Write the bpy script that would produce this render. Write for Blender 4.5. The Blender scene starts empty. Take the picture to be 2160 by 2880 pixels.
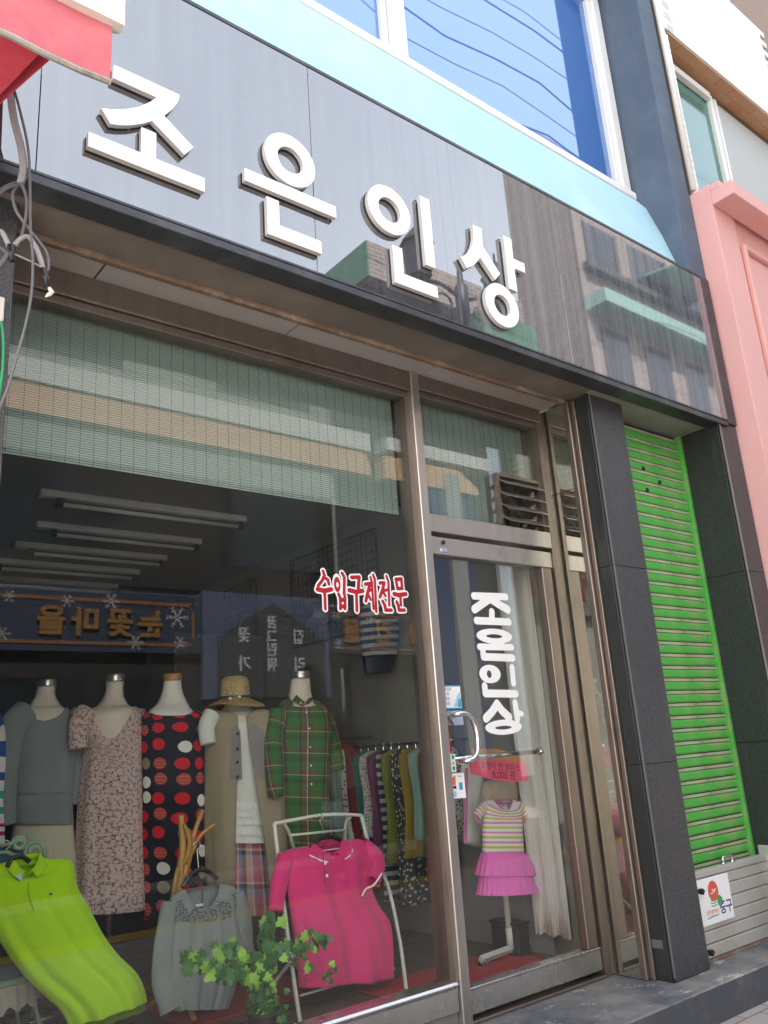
import bpy, math, random
import numpy as np
from mathutils import Vector, Matrix
random.seed(7)
S = bpy.context.scene
COL = S.collection
R = math.radians

# ---------------------------------------------------------------- camera, sky, sun, exposure
cam = bpy.data.cameras.new('camera')
camo = bpy.data.objects.new('camera', cam); COL.objects.link(camo)
cam.sensor_fit = 'HORIZONTAL'; cam.sensor_width = 36.0; cam.lens = 38.79
cam.clip_start = 0.05; cam.clip_end = 400.0
_yaw, _pit, _rol = R(39.4486), R(16.1264), R(-3.9884)
_f = Vector((math.sin(_yaw)*math.cos(_pit), math.cos(_yaw)*math.cos(_pit), math.sin(_pit)))
_r = _f.cross(Vector((0, 0, 1))).normalized(); _u = _r.cross(_f)
_r2 = _r*math.cos(_rol)+_u*math.sin(_rol); _u2 = -_r*math.sin(_rol)+_u*math.cos(_rol)
camo.matrix_world = Matrix(((_r2.x, _u2.x, -_f.x, 0.0), (_r2.y, _u2.y, -_f.y, -2.93), (_r2.z, _u2.z, -_f.z, 1.12), (0, 0, 0, 1)))
S.camera = camo

world = bpy.data.worlds.new('World'); S.world = world; world.use_nodes = True
wn = world.node_tree.nodes; wl = world.node_tree.links; wn.clear()
sky = wn.new('ShaderNodeTexSky'); sky.sky_type = 'NISHITA'; sky.sun_disc = False
SUN_EL, SUN_AZ = R(50), R(-22)      # azimuth clockwise from +Y
sky.sun_elevation = SUN_EL; sky.sun_rotation = SUN_AZ
sky.altitude = 0; sky.air_density = 1.0; sky.dust_density = 6.0; sky.ozone_density = 0.6
bg = wn.new('ShaderNodeBackground'); bg.inputs['Strength'].default_value = 0.15
wo = wn.new('ShaderNodeOutputWorld')
# thin bright veil of cloud over the whole sky
tc = wn.new('ShaderNodeTexCoord'); nz = wn.new('ShaderNodeTexNoise'); nz.inputs['Scale'].default_value = 2.2; nz.inputs['Detail'].default_value = 6
mr = wn.new('ShaderNodeMapRange'); mr.inputs[1].default_value = .3; mr.inputs[2].default_value = .7; mr.inputs[3].default_value = .56; mr.inputs[4].default_value = .80
mxs = wn.new('ShaderNodeMix'); mxs.data_type = 'RGBA'; mxs.inputs[7].default_value = (3.35, 3.62, 4.05, 1)
wl.new(tc.outputs['Generated'], nz.inputs['Vector']); wl.new(nz.outputs[0], mr.inputs[0]); wl.new(mr.outputs[0], mxs.inputs[0])
wl.new(sky.outputs[0], mxs.inputs[6]); wl.new(mxs.outputs[2], bg.inputs[0]); wl.new(bg.outputs[0], wo.inputs[0])
sun = bpy.data.lights.new('sun', 'SUN'); sun.energy = 4.0; sun.angle = R(0.53); sun.color = (1.0, 0.97, 0.93)
suno = bpy.data.objects.new('sun', sun); COL.objects.link(suno)
_sd = Vector((math.sin(SUN_AZ)*math.cos(SUN_EL), math.cos(SUN_AZ)*math.cos(SUN_EL), math.sin(SUN_EL)))
suno.rotation_euler = _sd.to_track_quat('Z', 'Y').to_euler(); suno.location = (0, -10, 20)

S.view_settings.view_transform = 'Standard'; S.view_settings.look = 'None'
S.view_settings.gamma = 1.0; S.view_settings.use_curve_mapping = False
S.view_settings.exposure = 2.32
S.render.engine = 'CYCLES'
S.cycles.use_denoising = True
S.cycles.max_bounces = 14; S.cycles.transparent_max_bounces = 24; S.cycles.glossy_bounces = 6
S.cycles.diffuse_bounces = 5; S.cycles.transmission_bounces = 8
S.cycles.caustics_reflective = False; S.cycles.caustics_refractive = False
S.cycles.sample_clamp_indirect = 6.0

# ---------------------------------------------------------------- materials
MATS = {}
class NT:
    def __init__(s, name):
        m = bpy.data.materials.new(name); m.use_nodes = True
        s.m = m; s.t = m.node_tree; s.n = s.t.nodes; s.n.clear()
        s.out = s.n.new('ShaderNodeOutputMaterial')
        MATS[name] = m
    def new(s, t, **kw):
        n = s.n.new(t)
        for k, v in kw.items(): setattr(n, k, v)
        return n
    def link(s, a, b): s.t.links.new(a, b)
    def val(s, sock, v):
        if hasattr(v, 'is_linked') or isinstance(v, bpy.types.NodeSocket): s.link(v, sock)
        else: sock.default_value = v
    def math(s, op, a, b=None, c=None, clamp=False):
        n = s.new('ShaderNodeMath', operation=op, use_clamp=clamp)
        for i, v in enumerate((a, b, c)):
            if v is not None: s.val(n.inputs[i], v)
        return n.outputs[0]
    def mix(s, f, a, b):
        n = s.new('ShaderNodeMix', data_type='RGBA')
        s.val(n.inputs[0], f)
        for i, v in ((6, a), (7, b)):
            if isinstance(v, tuple): v = (v[0], v[1], v[2], 1)
            s.val(n.inputs[i], v)
        return n.outputs[2]
    def ramp(s, f, stops, const=False):
        n = s.new('ShaderNodeValToRGB'); cr = n.color_ramp
        if const: cr.interpolation = 'CONSTANT'
        while len(cr.elements) < len(stops): cr.elements.new(0.5)
        for e, (p, c) in zip(cr.elements, stops):
            e.position = p; e.color = (c[0], c[1], c[2], 1) if isinstance(c, tuple) else (c, c, c, 1)
        s.link(f, n.inputs[0]); return n.outputs[0]
    def coord(s, kind='Object', scale=(1, 1, 1)):
        c = s.new('ShaderNodeTexCoord'); m = s.new('ShaderNodeMapping')
        m.inputs['Scale'].default_value = scale
        s.link(c.outputs[kind], m.inputs[0]); return m.outputs[0]
    def noise(s, vec, scale, detail=4, rough=0.55):
        n = s.new('ShaderNodeTexNoise'); n.inputs['Scale'].default_value = scale
        n.inputs['Detail'].default_value = detail; n.inputs['Roughness'].default_value = rough
        s.link(vec, n.inputs['Vector']); return n.outputs[0]
    def voro(s, vec, scale, rnd=1.0, dim='3D', out='Distance'):
        n = s.new('ShaderNodeTexVoronoi', voronoi_dimensions=dim); n.inputs['Scale'].default_value = scale
        n.inputs['Randomness'].default_value = rnd
        s.link(vec, n.inputs['Vector']); return n.outputs[out]
    def bump(s, h, strength=0.3, dist=0.01):
        b = s.new('ShaderNodeBump'); b.inputs['Strength'].default_value = strength; b.inputs['Distance'].default_value = dist
        s.link(h, b.inputs['Height']); return b.outputs[0]
    def bsdf(s, col, rough=0.5, metal=0.0, normal=None, spec=0.5, **kw):
        b = s.new('ShaderNodeBsdfPrincipled')
        if isinstance(col, tuple): col = (col[0], col[1], col[2], 1)
        s.val(b.inputs['Base Color'], col); s.val(b.inputs['Roughness'], rough); s.val(b.inputs['Metallic'], metal)
        b.inputs['Specular IOR Level'].default_value = spec
        for k, v in kw.items(): s.val(b.inputs[k.replace('_', ' ')], v)
        if normal is not None: s.link(normal, b.inputs['Normal'])
        s.link(b.outputs[0], s.out.inputs[0]); return b

def plain(name, col, rough=0.5, metal=0.0, var=0.12, vscale=6.0, bump=0.0, bscale=80, spec=0.5, dirt=None, dscale=2.0, **kw):
    t = NT(name); v = t.coord()
    n = t.noise(v, vscale, 6)
    c = t.mix(n, tuple(x*(1-var) for x in col), tuple(min(1, x*(1+var)) for x in col))
    if dirt:
        d = t.noise(v, dscale, 8, 0.7)
        c = t.mix(t.ramp(d, [(0.48, 0.0), (0.72, 1.0)]), c, dirt)
    nm = t.bump(t.noise(v, bscale, 3), bump, 0.004) if bump else None
    rr = t.math('MULTIPLY_ADD', n, 0.2, rough-0.1, clamp=True)
    t.bsdf(c, rr, metal, nm, spec, **kw)
    return MATS[name]

def fabric(name, col, var=0.10, weave=900, bump=0.25, sheen=0.2, rough=0.85):
    t = NT(name); v = t.coord()
    n = t.noise(v, 9, 5); f = t.noise(v, weave, 2)
    c = t.mix(n, tuple(x*(1-var) for x in col), tuple(min(1, x*(1+var)) for x in col))
    c2 = t.mix(t.math('MULTIPLY', f, 0.25), c, tuple(x*0.6 for x in col))
    t.bsdf(c2, rough, 0, t.bump(t.math('ADD', t.math('MULTIPLY', n, 2.0), t.math('MULTIPLY', f, .2)), bump, 0.006), 0.2, Sheen_Weight=sheen)
    return MATS[name]

def glassmat(name, tint=(0.955, 0.975, 0.965), ior=1.52, back=None, rough=0.0, dirt=0.04):
    """thin pane: fresnel mirror over clear transmission, a little dust"""
    t = NT(name)
    geo = t.new('ShaderNodeNewGeometry')
    fr = t.new('ShaderNodeFresnel')
    iorv = t.math('ADD', t.math('MULTIPLY', geo.outputs['Backfacing'], 1/ior-ior), ior)
    t.link(iorv, fr.inputs['IOR'])
    tr = t.new('ShaderNodeBsdfTransparent'); tr.inputs[0].default_value = (*tint, 1)
    gl = t.new('ShaderNodeBsdfGlossy'); gl.inputs['Roughness'].default_value = rough
    mx = t.new('ShaderNodeMixShader'); t.link(fr.outputs[0], mx.inputs[0]); t.link(tr.outputs[0], mx.inputs[1]); t.link(gl.outputs[0], mx.inputs[2])
    df = t.new('ShaderNodeBsdfDiffuse'); df.inputs[0].default_value = (0.5, 0.5, 0.48, 1)
    v = t.coord(scale=(3, 3, 0.8))
    d = t.math('MULTIPLY', t.ramp(t.noise(v, 2.5, 7, .7), [(0.4, 0.1), (0.8, 1.0)]), dirt)
    m2 = t.new('ShaderNodeMixShader'); t.link(d, m2.inputs[0]); t.link(mx.outputs[0], m2.inputs[1]); t.link(df.outputs[0], m2.inputs[2])
    t.link(m2.outputs[0], t.out.inputs[0])
    return MATS[name]

glassmat('shop_glass', dirt=0.007)
glassmat('small_glass', (0.7, 0.78, 0.76), dirt=0.05)

# brown anodised / stainless frame metal with vertical streaks
def framemetal(name, col, rough):
    t = NT(name); v = t.coord(scale=(6, 6, 0.5)); n = t.noise(v, 5, 6, .65)
    w = t.noise(t.coord(), 3.0, 8, .7)
    c = t.mix(n, tuple(x*.75 for x in col), tuple(x*1.15 for x in col))
    c = t.mix(t.ramp(w, [(.55, 0.), (.8, .6)]), c, (.10, .065, .045))
    t.bsdf(c, t.math('MULTIPLY_ADD', w, .35, rough-.12, clamp=True), 0.9, t.bump(n, .05, .002))
framemetal('frame_metal', (.50, .465, .435), .34)
framemetal('frame_brown', (.27, .225, .195), .40)
framemetal('steel', (.62, .60, .57), .22)
plain('chrome', (.75, .75, .75), .14, 1.0, .05)
plain('brown_wood_trim', (.20, .13, .09), .6, 0, .35, 14, .2, 60, dirt=(.42, .36, .28), dscale=6)
plain('soffit_paint', (.17, .147, .13), .65, 0, .3, 3, .15, 40, dirt=(.26, .22, .17), dscale=2.2)
plain('soffit_board', (.42, .40, .39), .6, 0, .1, 2, .05, 40, dirt=(.40, .27, .19), dscale=1.6)
plain('soffit_mouldy', (.27, .27, .24), .7, 0, .25, 4, .2, 40, dirt=(.20, .22, .09), dscale=3)

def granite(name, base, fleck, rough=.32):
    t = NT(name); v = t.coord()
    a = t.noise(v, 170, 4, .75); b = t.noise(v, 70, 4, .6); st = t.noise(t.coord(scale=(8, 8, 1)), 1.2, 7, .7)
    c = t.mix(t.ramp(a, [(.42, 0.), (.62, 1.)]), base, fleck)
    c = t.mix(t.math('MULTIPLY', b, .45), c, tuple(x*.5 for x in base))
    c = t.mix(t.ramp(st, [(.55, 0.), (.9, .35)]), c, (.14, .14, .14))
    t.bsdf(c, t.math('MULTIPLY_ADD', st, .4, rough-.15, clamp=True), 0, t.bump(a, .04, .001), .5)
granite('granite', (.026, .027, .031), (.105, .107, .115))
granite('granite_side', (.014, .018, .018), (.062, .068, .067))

# glossy dark fascia panel, dusty and streaked
t = NT('fascia'); v = t.coord(scale=(26, 26, .55)); s1 = t.noise(v, 1.0, 5, .6)
s2 = t.noise(t.coord(scale=(70, 70, 1.2)), 1.0, 4, .6); big = t.noise(t.coord(scale=(1, 1, .4)), .9, 3, .5)
dust = t.math('MULTIPLY', t.ramp(t.math('MULTIPLY', s1, t.math('ADD', big, .5)), [(.38, .05), (.72, .75)]), t.math('ADD', t.math('MULTIPLY', s2, .7), .55))
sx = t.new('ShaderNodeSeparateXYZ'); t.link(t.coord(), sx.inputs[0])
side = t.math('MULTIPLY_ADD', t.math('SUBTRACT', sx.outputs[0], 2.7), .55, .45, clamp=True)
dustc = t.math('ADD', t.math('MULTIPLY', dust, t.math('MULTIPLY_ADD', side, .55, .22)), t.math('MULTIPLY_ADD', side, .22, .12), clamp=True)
m1 = t.new('ShaderNodeBsdfGlossy'); m1.inputs[0].default_value = (.96, .94, .92, 1); t.val(m1.inputs['Roughness'], t.math('MULTIPLY', dustc, .05))
drip = t.ramp(t.noise(t.coord(scale=(34, 34, .35)), 1.0, 3, .5), [(.60, 0.), (.70, .6)])
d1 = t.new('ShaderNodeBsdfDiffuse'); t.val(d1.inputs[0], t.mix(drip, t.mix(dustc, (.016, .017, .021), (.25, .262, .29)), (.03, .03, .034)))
fr = t.new('ShaderNodeFresnel'); fr.inputs['IOR'].default_value = 3.0
mx = t.new('ShaderNodeMixShader'); t.link(fr.outputs[0], mx.inputs[0]); t.link(d1.outputs[0], mx.inputs[1]); t.link(m1.outputs[0], mx.inputs[2])
t.link(mx.outputs[0], t.out.inputs[0])
plain('fascia_edge', (.045, .048, .055), .35, .3, .2, 8, dirt=(.10, .10, .11), dscale=4)
plain('letter_white', (.86, .86, .86), .35, 0, .03, 4, spec=.5)
plain('letter_side', (.62, .60, .58), .4, 0, .06, 20)
plain('pale_blue_wall', (.40, .62, .70), .7, 0, .06, 5, .35, 18, dirt=(.50, .70, .76), dscale=1.5)
plain('navy_wall', (.085, .115, .16), .75, 0, .18, 7, .6, 14, dirt=(.12, .15, .20), dscale=3)
plain('white_frame', (.78, .77, .73), .4, 0, .04)
plain('white_sill', (.80, .78, .74), .6, 0, .06, 9)
# blue reflective film glass of upper window
t = NT('blue_film'); b = t.bsdf((.008, .11, .40), .5, 0, None, .5)
gl = t.new('ShaderNodeBsdfGlossy'); gl.inputs[0].default_value = (.78, .9, 1, 1); gl.inputs['Roughness'].default_value = 0.0
fr = t.new('ShaderNodeFresnel'); fr.inputs['IOR'].default_value = 2.9
mx = t.new('ShaderNodeMixShader'); t.link(fr.outputs[0], mx.inputs[0]); t.link(b.outputs[0], mx.inputs[1]); t.link(gl.outputs[0], mx.inputs[2]); t.link(mx.outputs[0], t.out.inputs[0])
# smoked mirror of the side return
t = NT('smoked_mirror'); v = t.coord(scale=(4, 4, 1)); n = t.noise(v, 3, 6, .7)
gl = t.new('ShaderNodeBsdfGlossy'); gl.inputs[0].default_value = (.50, .50, .44, 1); gl.inputs['Roughness'].default_value = .012
d1 = t.new('ShaderNodeBsdfDiffuse'); d1.inputs[0].default_value = (.30, .29, .24, 1)
mx = t.new('ShaderNodeMixShader'); t.val(mx.inputs[0], t.math('MULTIPLY', t.ramp(n, [(.35, .1), (.8, .8)]), .35)); t.link(gl.outputs[0], mx.inputs[1]); t.link(d1.outputs[0], mx.inputs[2]); t.link(mx.outputs[0], t.out.inputs[0])

plain('shutter_green', (.075, .40, .06), .42, .0, .10, 7, dirt=(.30, .40, .17), dscale=5)
plain('shutter_pale', (.42, .44, .30), .5, 0, .15, 9, dirt=(.30, .24, .15), dscale=6)
plain('black', (.012, .012, .013), .45)
plain('black_plastic', (.018, .018, .02), .3)
plain('aluminium', (.52, .51, .47), .42, .35, .06, 5, dirt=(.40, .37, .32), dscale=4)
plain('pink_stucco', (.74, .40, .37), .7, 0, .05, 4, .12, 60)
t = NT('white_tile'); v = t.coord(); n = t.noise(v, 14, 6, .6); t.bsdf(t.mix(n, (.72, .70, .66), (.86, .85, .82)), .5, 0, t.bump(n, .2, .004))
t = NT('brown_tile'); v = t.coord(); oi = t.new('ShaderNodeObjectInfo'); n = t.noise(v, 18, 6, .6)
t.bsdf(t.mix(oi.outputs['Random'], t.mix(n, (.36, .17, .08), (.48, .26, .14)), t.mix(n, (.52, .33, .19), (.42, .22, .11))), .55, 0, t.bump(n, .2, .003))
plain('mortar', (.30, .22, .17), .9)
plain('teal_glass', (.05, .17, .14), .06, 0, .2, 2, spec=.9)
plain('grey_panel', (.46, .48, .46), .6, 0, .05)
plain('concrete_step', (.085, .09, .10), .8, 0, .25, 3, .35, 50, dirt=(.30, .28, .24), dscale=2.6)
plain('step_riser', (.060, .066, .078), .8, 0, .2, 4, .35, 60, dirt=(.11, .11, .12), dscale=5)
plain('cement', (.33, .31, .28), .85, 0, .2, 8, .4, 60)
plain('cable_grey', (.13, .13, .14), .5, 0, .1); plain('cable_light', (.32, .31, .33), .55, 0, .12, 30)
plain('cable_green', (.02, .33, .13), .4); plain('tape_white', (.75, .72, .68), .5)
plain('awning_red', (.62, .045, .075), .55, 0, .12, 3, .1, 30, dirt=(.62, .14, .17), dscale=1.5)
plain('awning_faded', (.52, .11, .14), .6, 0, .12, 3, .1, 30, dirt=(.60, .19, .22), dscale=1.5)
plain('awning_trim', (.36, .34, .31), .8, 0, .3, 30, .4, 90, dirt=(.12, .10, .08), dscale=12)
# interior
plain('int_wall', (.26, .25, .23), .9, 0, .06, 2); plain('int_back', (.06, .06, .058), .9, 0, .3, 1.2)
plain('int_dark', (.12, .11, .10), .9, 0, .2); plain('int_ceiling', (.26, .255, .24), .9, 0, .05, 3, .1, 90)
plain('wood_floor', (.16, .105, .07), .4, 0, .3, 4, dirt=(.10, .07, .05), dscale=4)
plain('red_mat', (.42, .035, .03), .9, 0, .2, 25, .5, 200)
plain('lamp_white', (.70, .70, .68), .4); plain('tube_white', (.75, .76, .75), .25)
plain('mannequin_cream', (.62, .55, .46), .42, 0, .03); plain('mannequin_white', (.74, .71, .66), .4, 0, .03)
plain('cap_wood', (.46, .21, .07), .4, 0, .25, 30); plain('branch_wood', (.52, .27, .08), .45, 0, .3, 22, .3, 60)
plain('white_metal', (.66, .66, .60), .35, 0, .05); plain('green_metal', (.30, .44, .30), .4, 0, .08)
plain('hanger_black', (.012, .012, .014), .25, spec=.6)
plain('cushion_blue', (.035, .09, .13), .8, 0, .2, 40, .3); plain('lace_cream', (.48, .45, .38), .9, 0, .2, 60, .6, 120)
plain('ivy_leaf', (.04, .145, .03), .45, 0, .45, 30, spec=.4); plain('ivy_young', (.24, .46, .06), .45, 0, .3, 30, spec=.4)
plain('ivy_stem', (.12, .10, .05), .7); plain('pot', (.05, .045, .04), .6)
fabric('lime', (.46, .78, .012), .05); fabric('lime_dark', (.25, .48, .01), .06)
fabric('magenta', (.70, .04, .19), .07); fabric('grey_knit', (.25, .27, .262), .14, 420, .8); fabric('grey_sweater', (.22, .245, .26), .08)
fabric('cream_pleat', (.58, .55, .42), .06); fabric('white_cotton', (.72, .72, .68), .04); fabric('taupe', (.34, .285, .20), .08)
fabric('linen_grey', (.25, .225, .22), .25, 260, .5); fabric('curtain_cream', (.74, .72, .66), .04)
fabric('ruffle_white', (.74, .74, .70), .06); fabric('tulle', (.85, .17, .55), .06)
plain('lens_white', (.85, .85, .85), .3); plain('button_cream', (.70, .66, .52), .35)
plain('red_paint', (.40, .006, .022), .4); plain('sticker_white', (.84, .85, .86), .4); plain('sticker_blue', (.03, .33, .55), .4)
plain('sticker_green', (.02, .36, .06), .4); plain('sticker_orange', (.80, .17, .05), .4); plain('card_pink', (.88, .08, .16), .55)
plain('card_orange', (.62, .26, .08), .6); plain('ink', (.06, .01, .02), .6); plain('ink_blue', (.03, .04, .25), .5); plain('sun_red', (.70, .09, .05), .45)
plain('leaf_green', (.06, .30, .09), .45); plain('sticker_pale', (.55, .75, .80), .4); plain('skyblue', (.30, .58, .74), .4)
# straw
t = NT('straw'); v = t.coord(scale=(1, 1, 1)); n = t.voro(v, 130); n2 = t.noise(v, 60, 3)
t.bsdf(t.mix(t.ramp(n, [(.1, 0.), (.6, 1.)]), (.20, .11, .03), t.mix(n2, (.50, .34, .13), (.60, .44, .20))), .8, 0, t.bump(n, .8, .006))

def uvtex(t, scale=(1, 1, 1)):
    return t.coord('UV', scale)
# polka dots
t = NT('polka'); v = uvtex(t); sc = 11.5
d = t.voro(v, sc, .28, '2D'); cc = t.voro(v, sc, .28, '2D', 'Color'); po = t.voro(v, sc, .28, '2D', 'Position')
sp = t.new('ShaderNodeSeparateColor'); t.link(cc, sp.inputs[0]); rnd = sp.outputs[0]
suv = t.new('ShaderNodeSeparateXYZ'); t.link(v, suv.inputs[0])
stripe = t.math('LESS_THAN', t.math('FRACT', t.math('MULTIPLY', suv.outputs[1], 62.)), .38)
kind = t.ramp(rnd, [(0, (.62, .012, .025)), (.45, (.60, .03, .03)), (.68, (.30, .25, .17)), (.86, (.78, .76, .72))], True)
striped = t.math('MULTIPLY', stripe, t.math('MULTIPLY', t.math('GREATER_THAN', rnd, .45), t.math('LESS_THAN', rnd, .68)))
dotc = t.mix(striped, kind, (.30, .17, .10))
t.bsdf(t.mix(t.math('LESS_THAN', d, .34), (.010, .011, .022), dotc), .75, 0, t.bump(t.noise(v, 12, 4), .3, .008), .25)
# lace
t = NT('lace'); v = uvtex(t); a = t.voro(v, 62, 1., '2D'); b = t.voro(v, 150, 1., '2D'); n = t.noise(v, 40, 4)
cell = t.math('MULTIPLY', t.ramp(a, [(.40, 0.), (.55, 1.)]), t.ramp(b, [(.30, 0.), (.45, 1.)]))
c = t.mix(n, (.66, .49, .47), (.76, .61, .58)); c = t.mix(t.math('MULTIPLY', t.ramp(b, [(.0, 0.), (.5, 1.)]), .35), c, (.45, .30, .29)); c = t.mix(cell, c, (.20, .115, .11))
t.bsdf(c, .85, 0, t.bump(t.math('SUBTRACT', 1., cell), .6, .004), .2)
def bands(t, co, period, stops):
    return t.ramp(t.math('FRACT', t.math('MULTIPLY', co, 1/period)), stops, True)
# green plaid
t = NT('plaid_green'); v = uvtex(t); x = t.new('ShaderNodeSeparateXYZ'); t.link(v, x.inputs[0]); U, V = x.outputs[0], x.outputs[1]
st = [(0, (.045, .15, .035)), (.38, (.014, .022, .016)), (.43, (.18, .055, .05)), (.60, (.50, .50, .42)), (.635, (.014, .022, .016)), (.68, (.16, .05, .045)), (.80, (.045, .15, .035))]
cu = bands(t, U, .115, st); cvv = bands(t, V, .115, [(0, (.045, .14, .035)), (.42, (.16, .055, .045)), (.60, (.42, .48, .36)), (.635, (.045, .12, .035)), (.80, (.03, .075, .03))])
t.bsdf(t.mix(.5, cu, cvv), .85, 0, t.bump(t.noise(v, 14, 4), .3, .006), .2)
# pastel plaid skirt
t = NT('plaid_pastel'); v = uvtex(t); x = t.new('ShaderNodeSeparateXYZ'); t.link(v, x.inputs[0])
cu = bands(t, x.outputs[0], .105, [(0, (.50, .10, .16)), (.22, (.62, .45, .45)), (.30, (.10, .22, .38)), (.42, (.18, .04, .05)), (.55, (.55, .42, .33)), (.74, (.62, .60, .58)), (.80, (.45, .13, .20))])
cvv = bands(t, x.outputs[1], .16, [(0, (.55, .18, .22)), (.35, (.60, .58, .56)), (.42, (.12, .08, .10)), (.55, (.20, .38, .50)), (.72, (.52, .30, .28))])
t.bsdf(t.mix(.42, cu, cvv), .85, 0, None, .2)
def stripes(name, period, stops, axis=1):
    t = NT(name); v = uvtex(t); x = t.new('ShaderNodeSeparateXYZ'); t.link(v, x.inputs[0])
    t.bsdf(bands(t, x.outputs[axis], period, stops), .85, 0, t.bump(t.noise(v, 14, 4), .25, .005), .2)
stripes('kid_stripe', .048, [(0, (.74, .72, .68)), (.28, (.74, .25, .50)), (.5, (.74, .72, .68)), (.76, (.52, .54, .07))])
stripes('navy_stripe', .052, [(0, (.03, .04, .10)), (.52, (.42, .40, .34))])
stripes('rainbow_stripe', .62, [(0, (.03, .08, .36)), (.10, (.72, .70, .70)), (.22, (.03, .08, .36)), (.34, (.72, .7, .7)), (.46, (.03, .08, .36)), (.52, (.72, .7, .7)), (.60, (.03, .36, .27)), (.66, (.72, .70, .70)), (.72, (.03, .36, .27)), (.77, (.72, .7, .7)), (.84, (.45, .01, .10)), (.87, (.72, .7, .7)), (.90, (.45, .01, .10)), (.93, (.72, .70, .70))])
t = NT('floral'); v = uvtex(t); d = t.voro(v, 48, 1., '2D'); cc = t.voro(v, 48, 1., '2D', 'Color')
h = t.new('ShaderNodeHueSaturation'); h.inputs['Saturation'].default_value = 1.3; h.inputs['Value'].default_value = .6; t.link(cc, h.inputs['Color'])
t.bsdf(t.mix(t.math('LESS_THAN', d, .32), (.55, .55, .52), h.outputs[0]), .85)
t = NT('floral_dark'); v = uvtex(t); d = t.voro(v, 30, 1., '2D')
t.bsdf(t.mix(t.math('LESS_THAN', d, .22), (.03, .03, .03), (.5, .48, .4)), .85)

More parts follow.
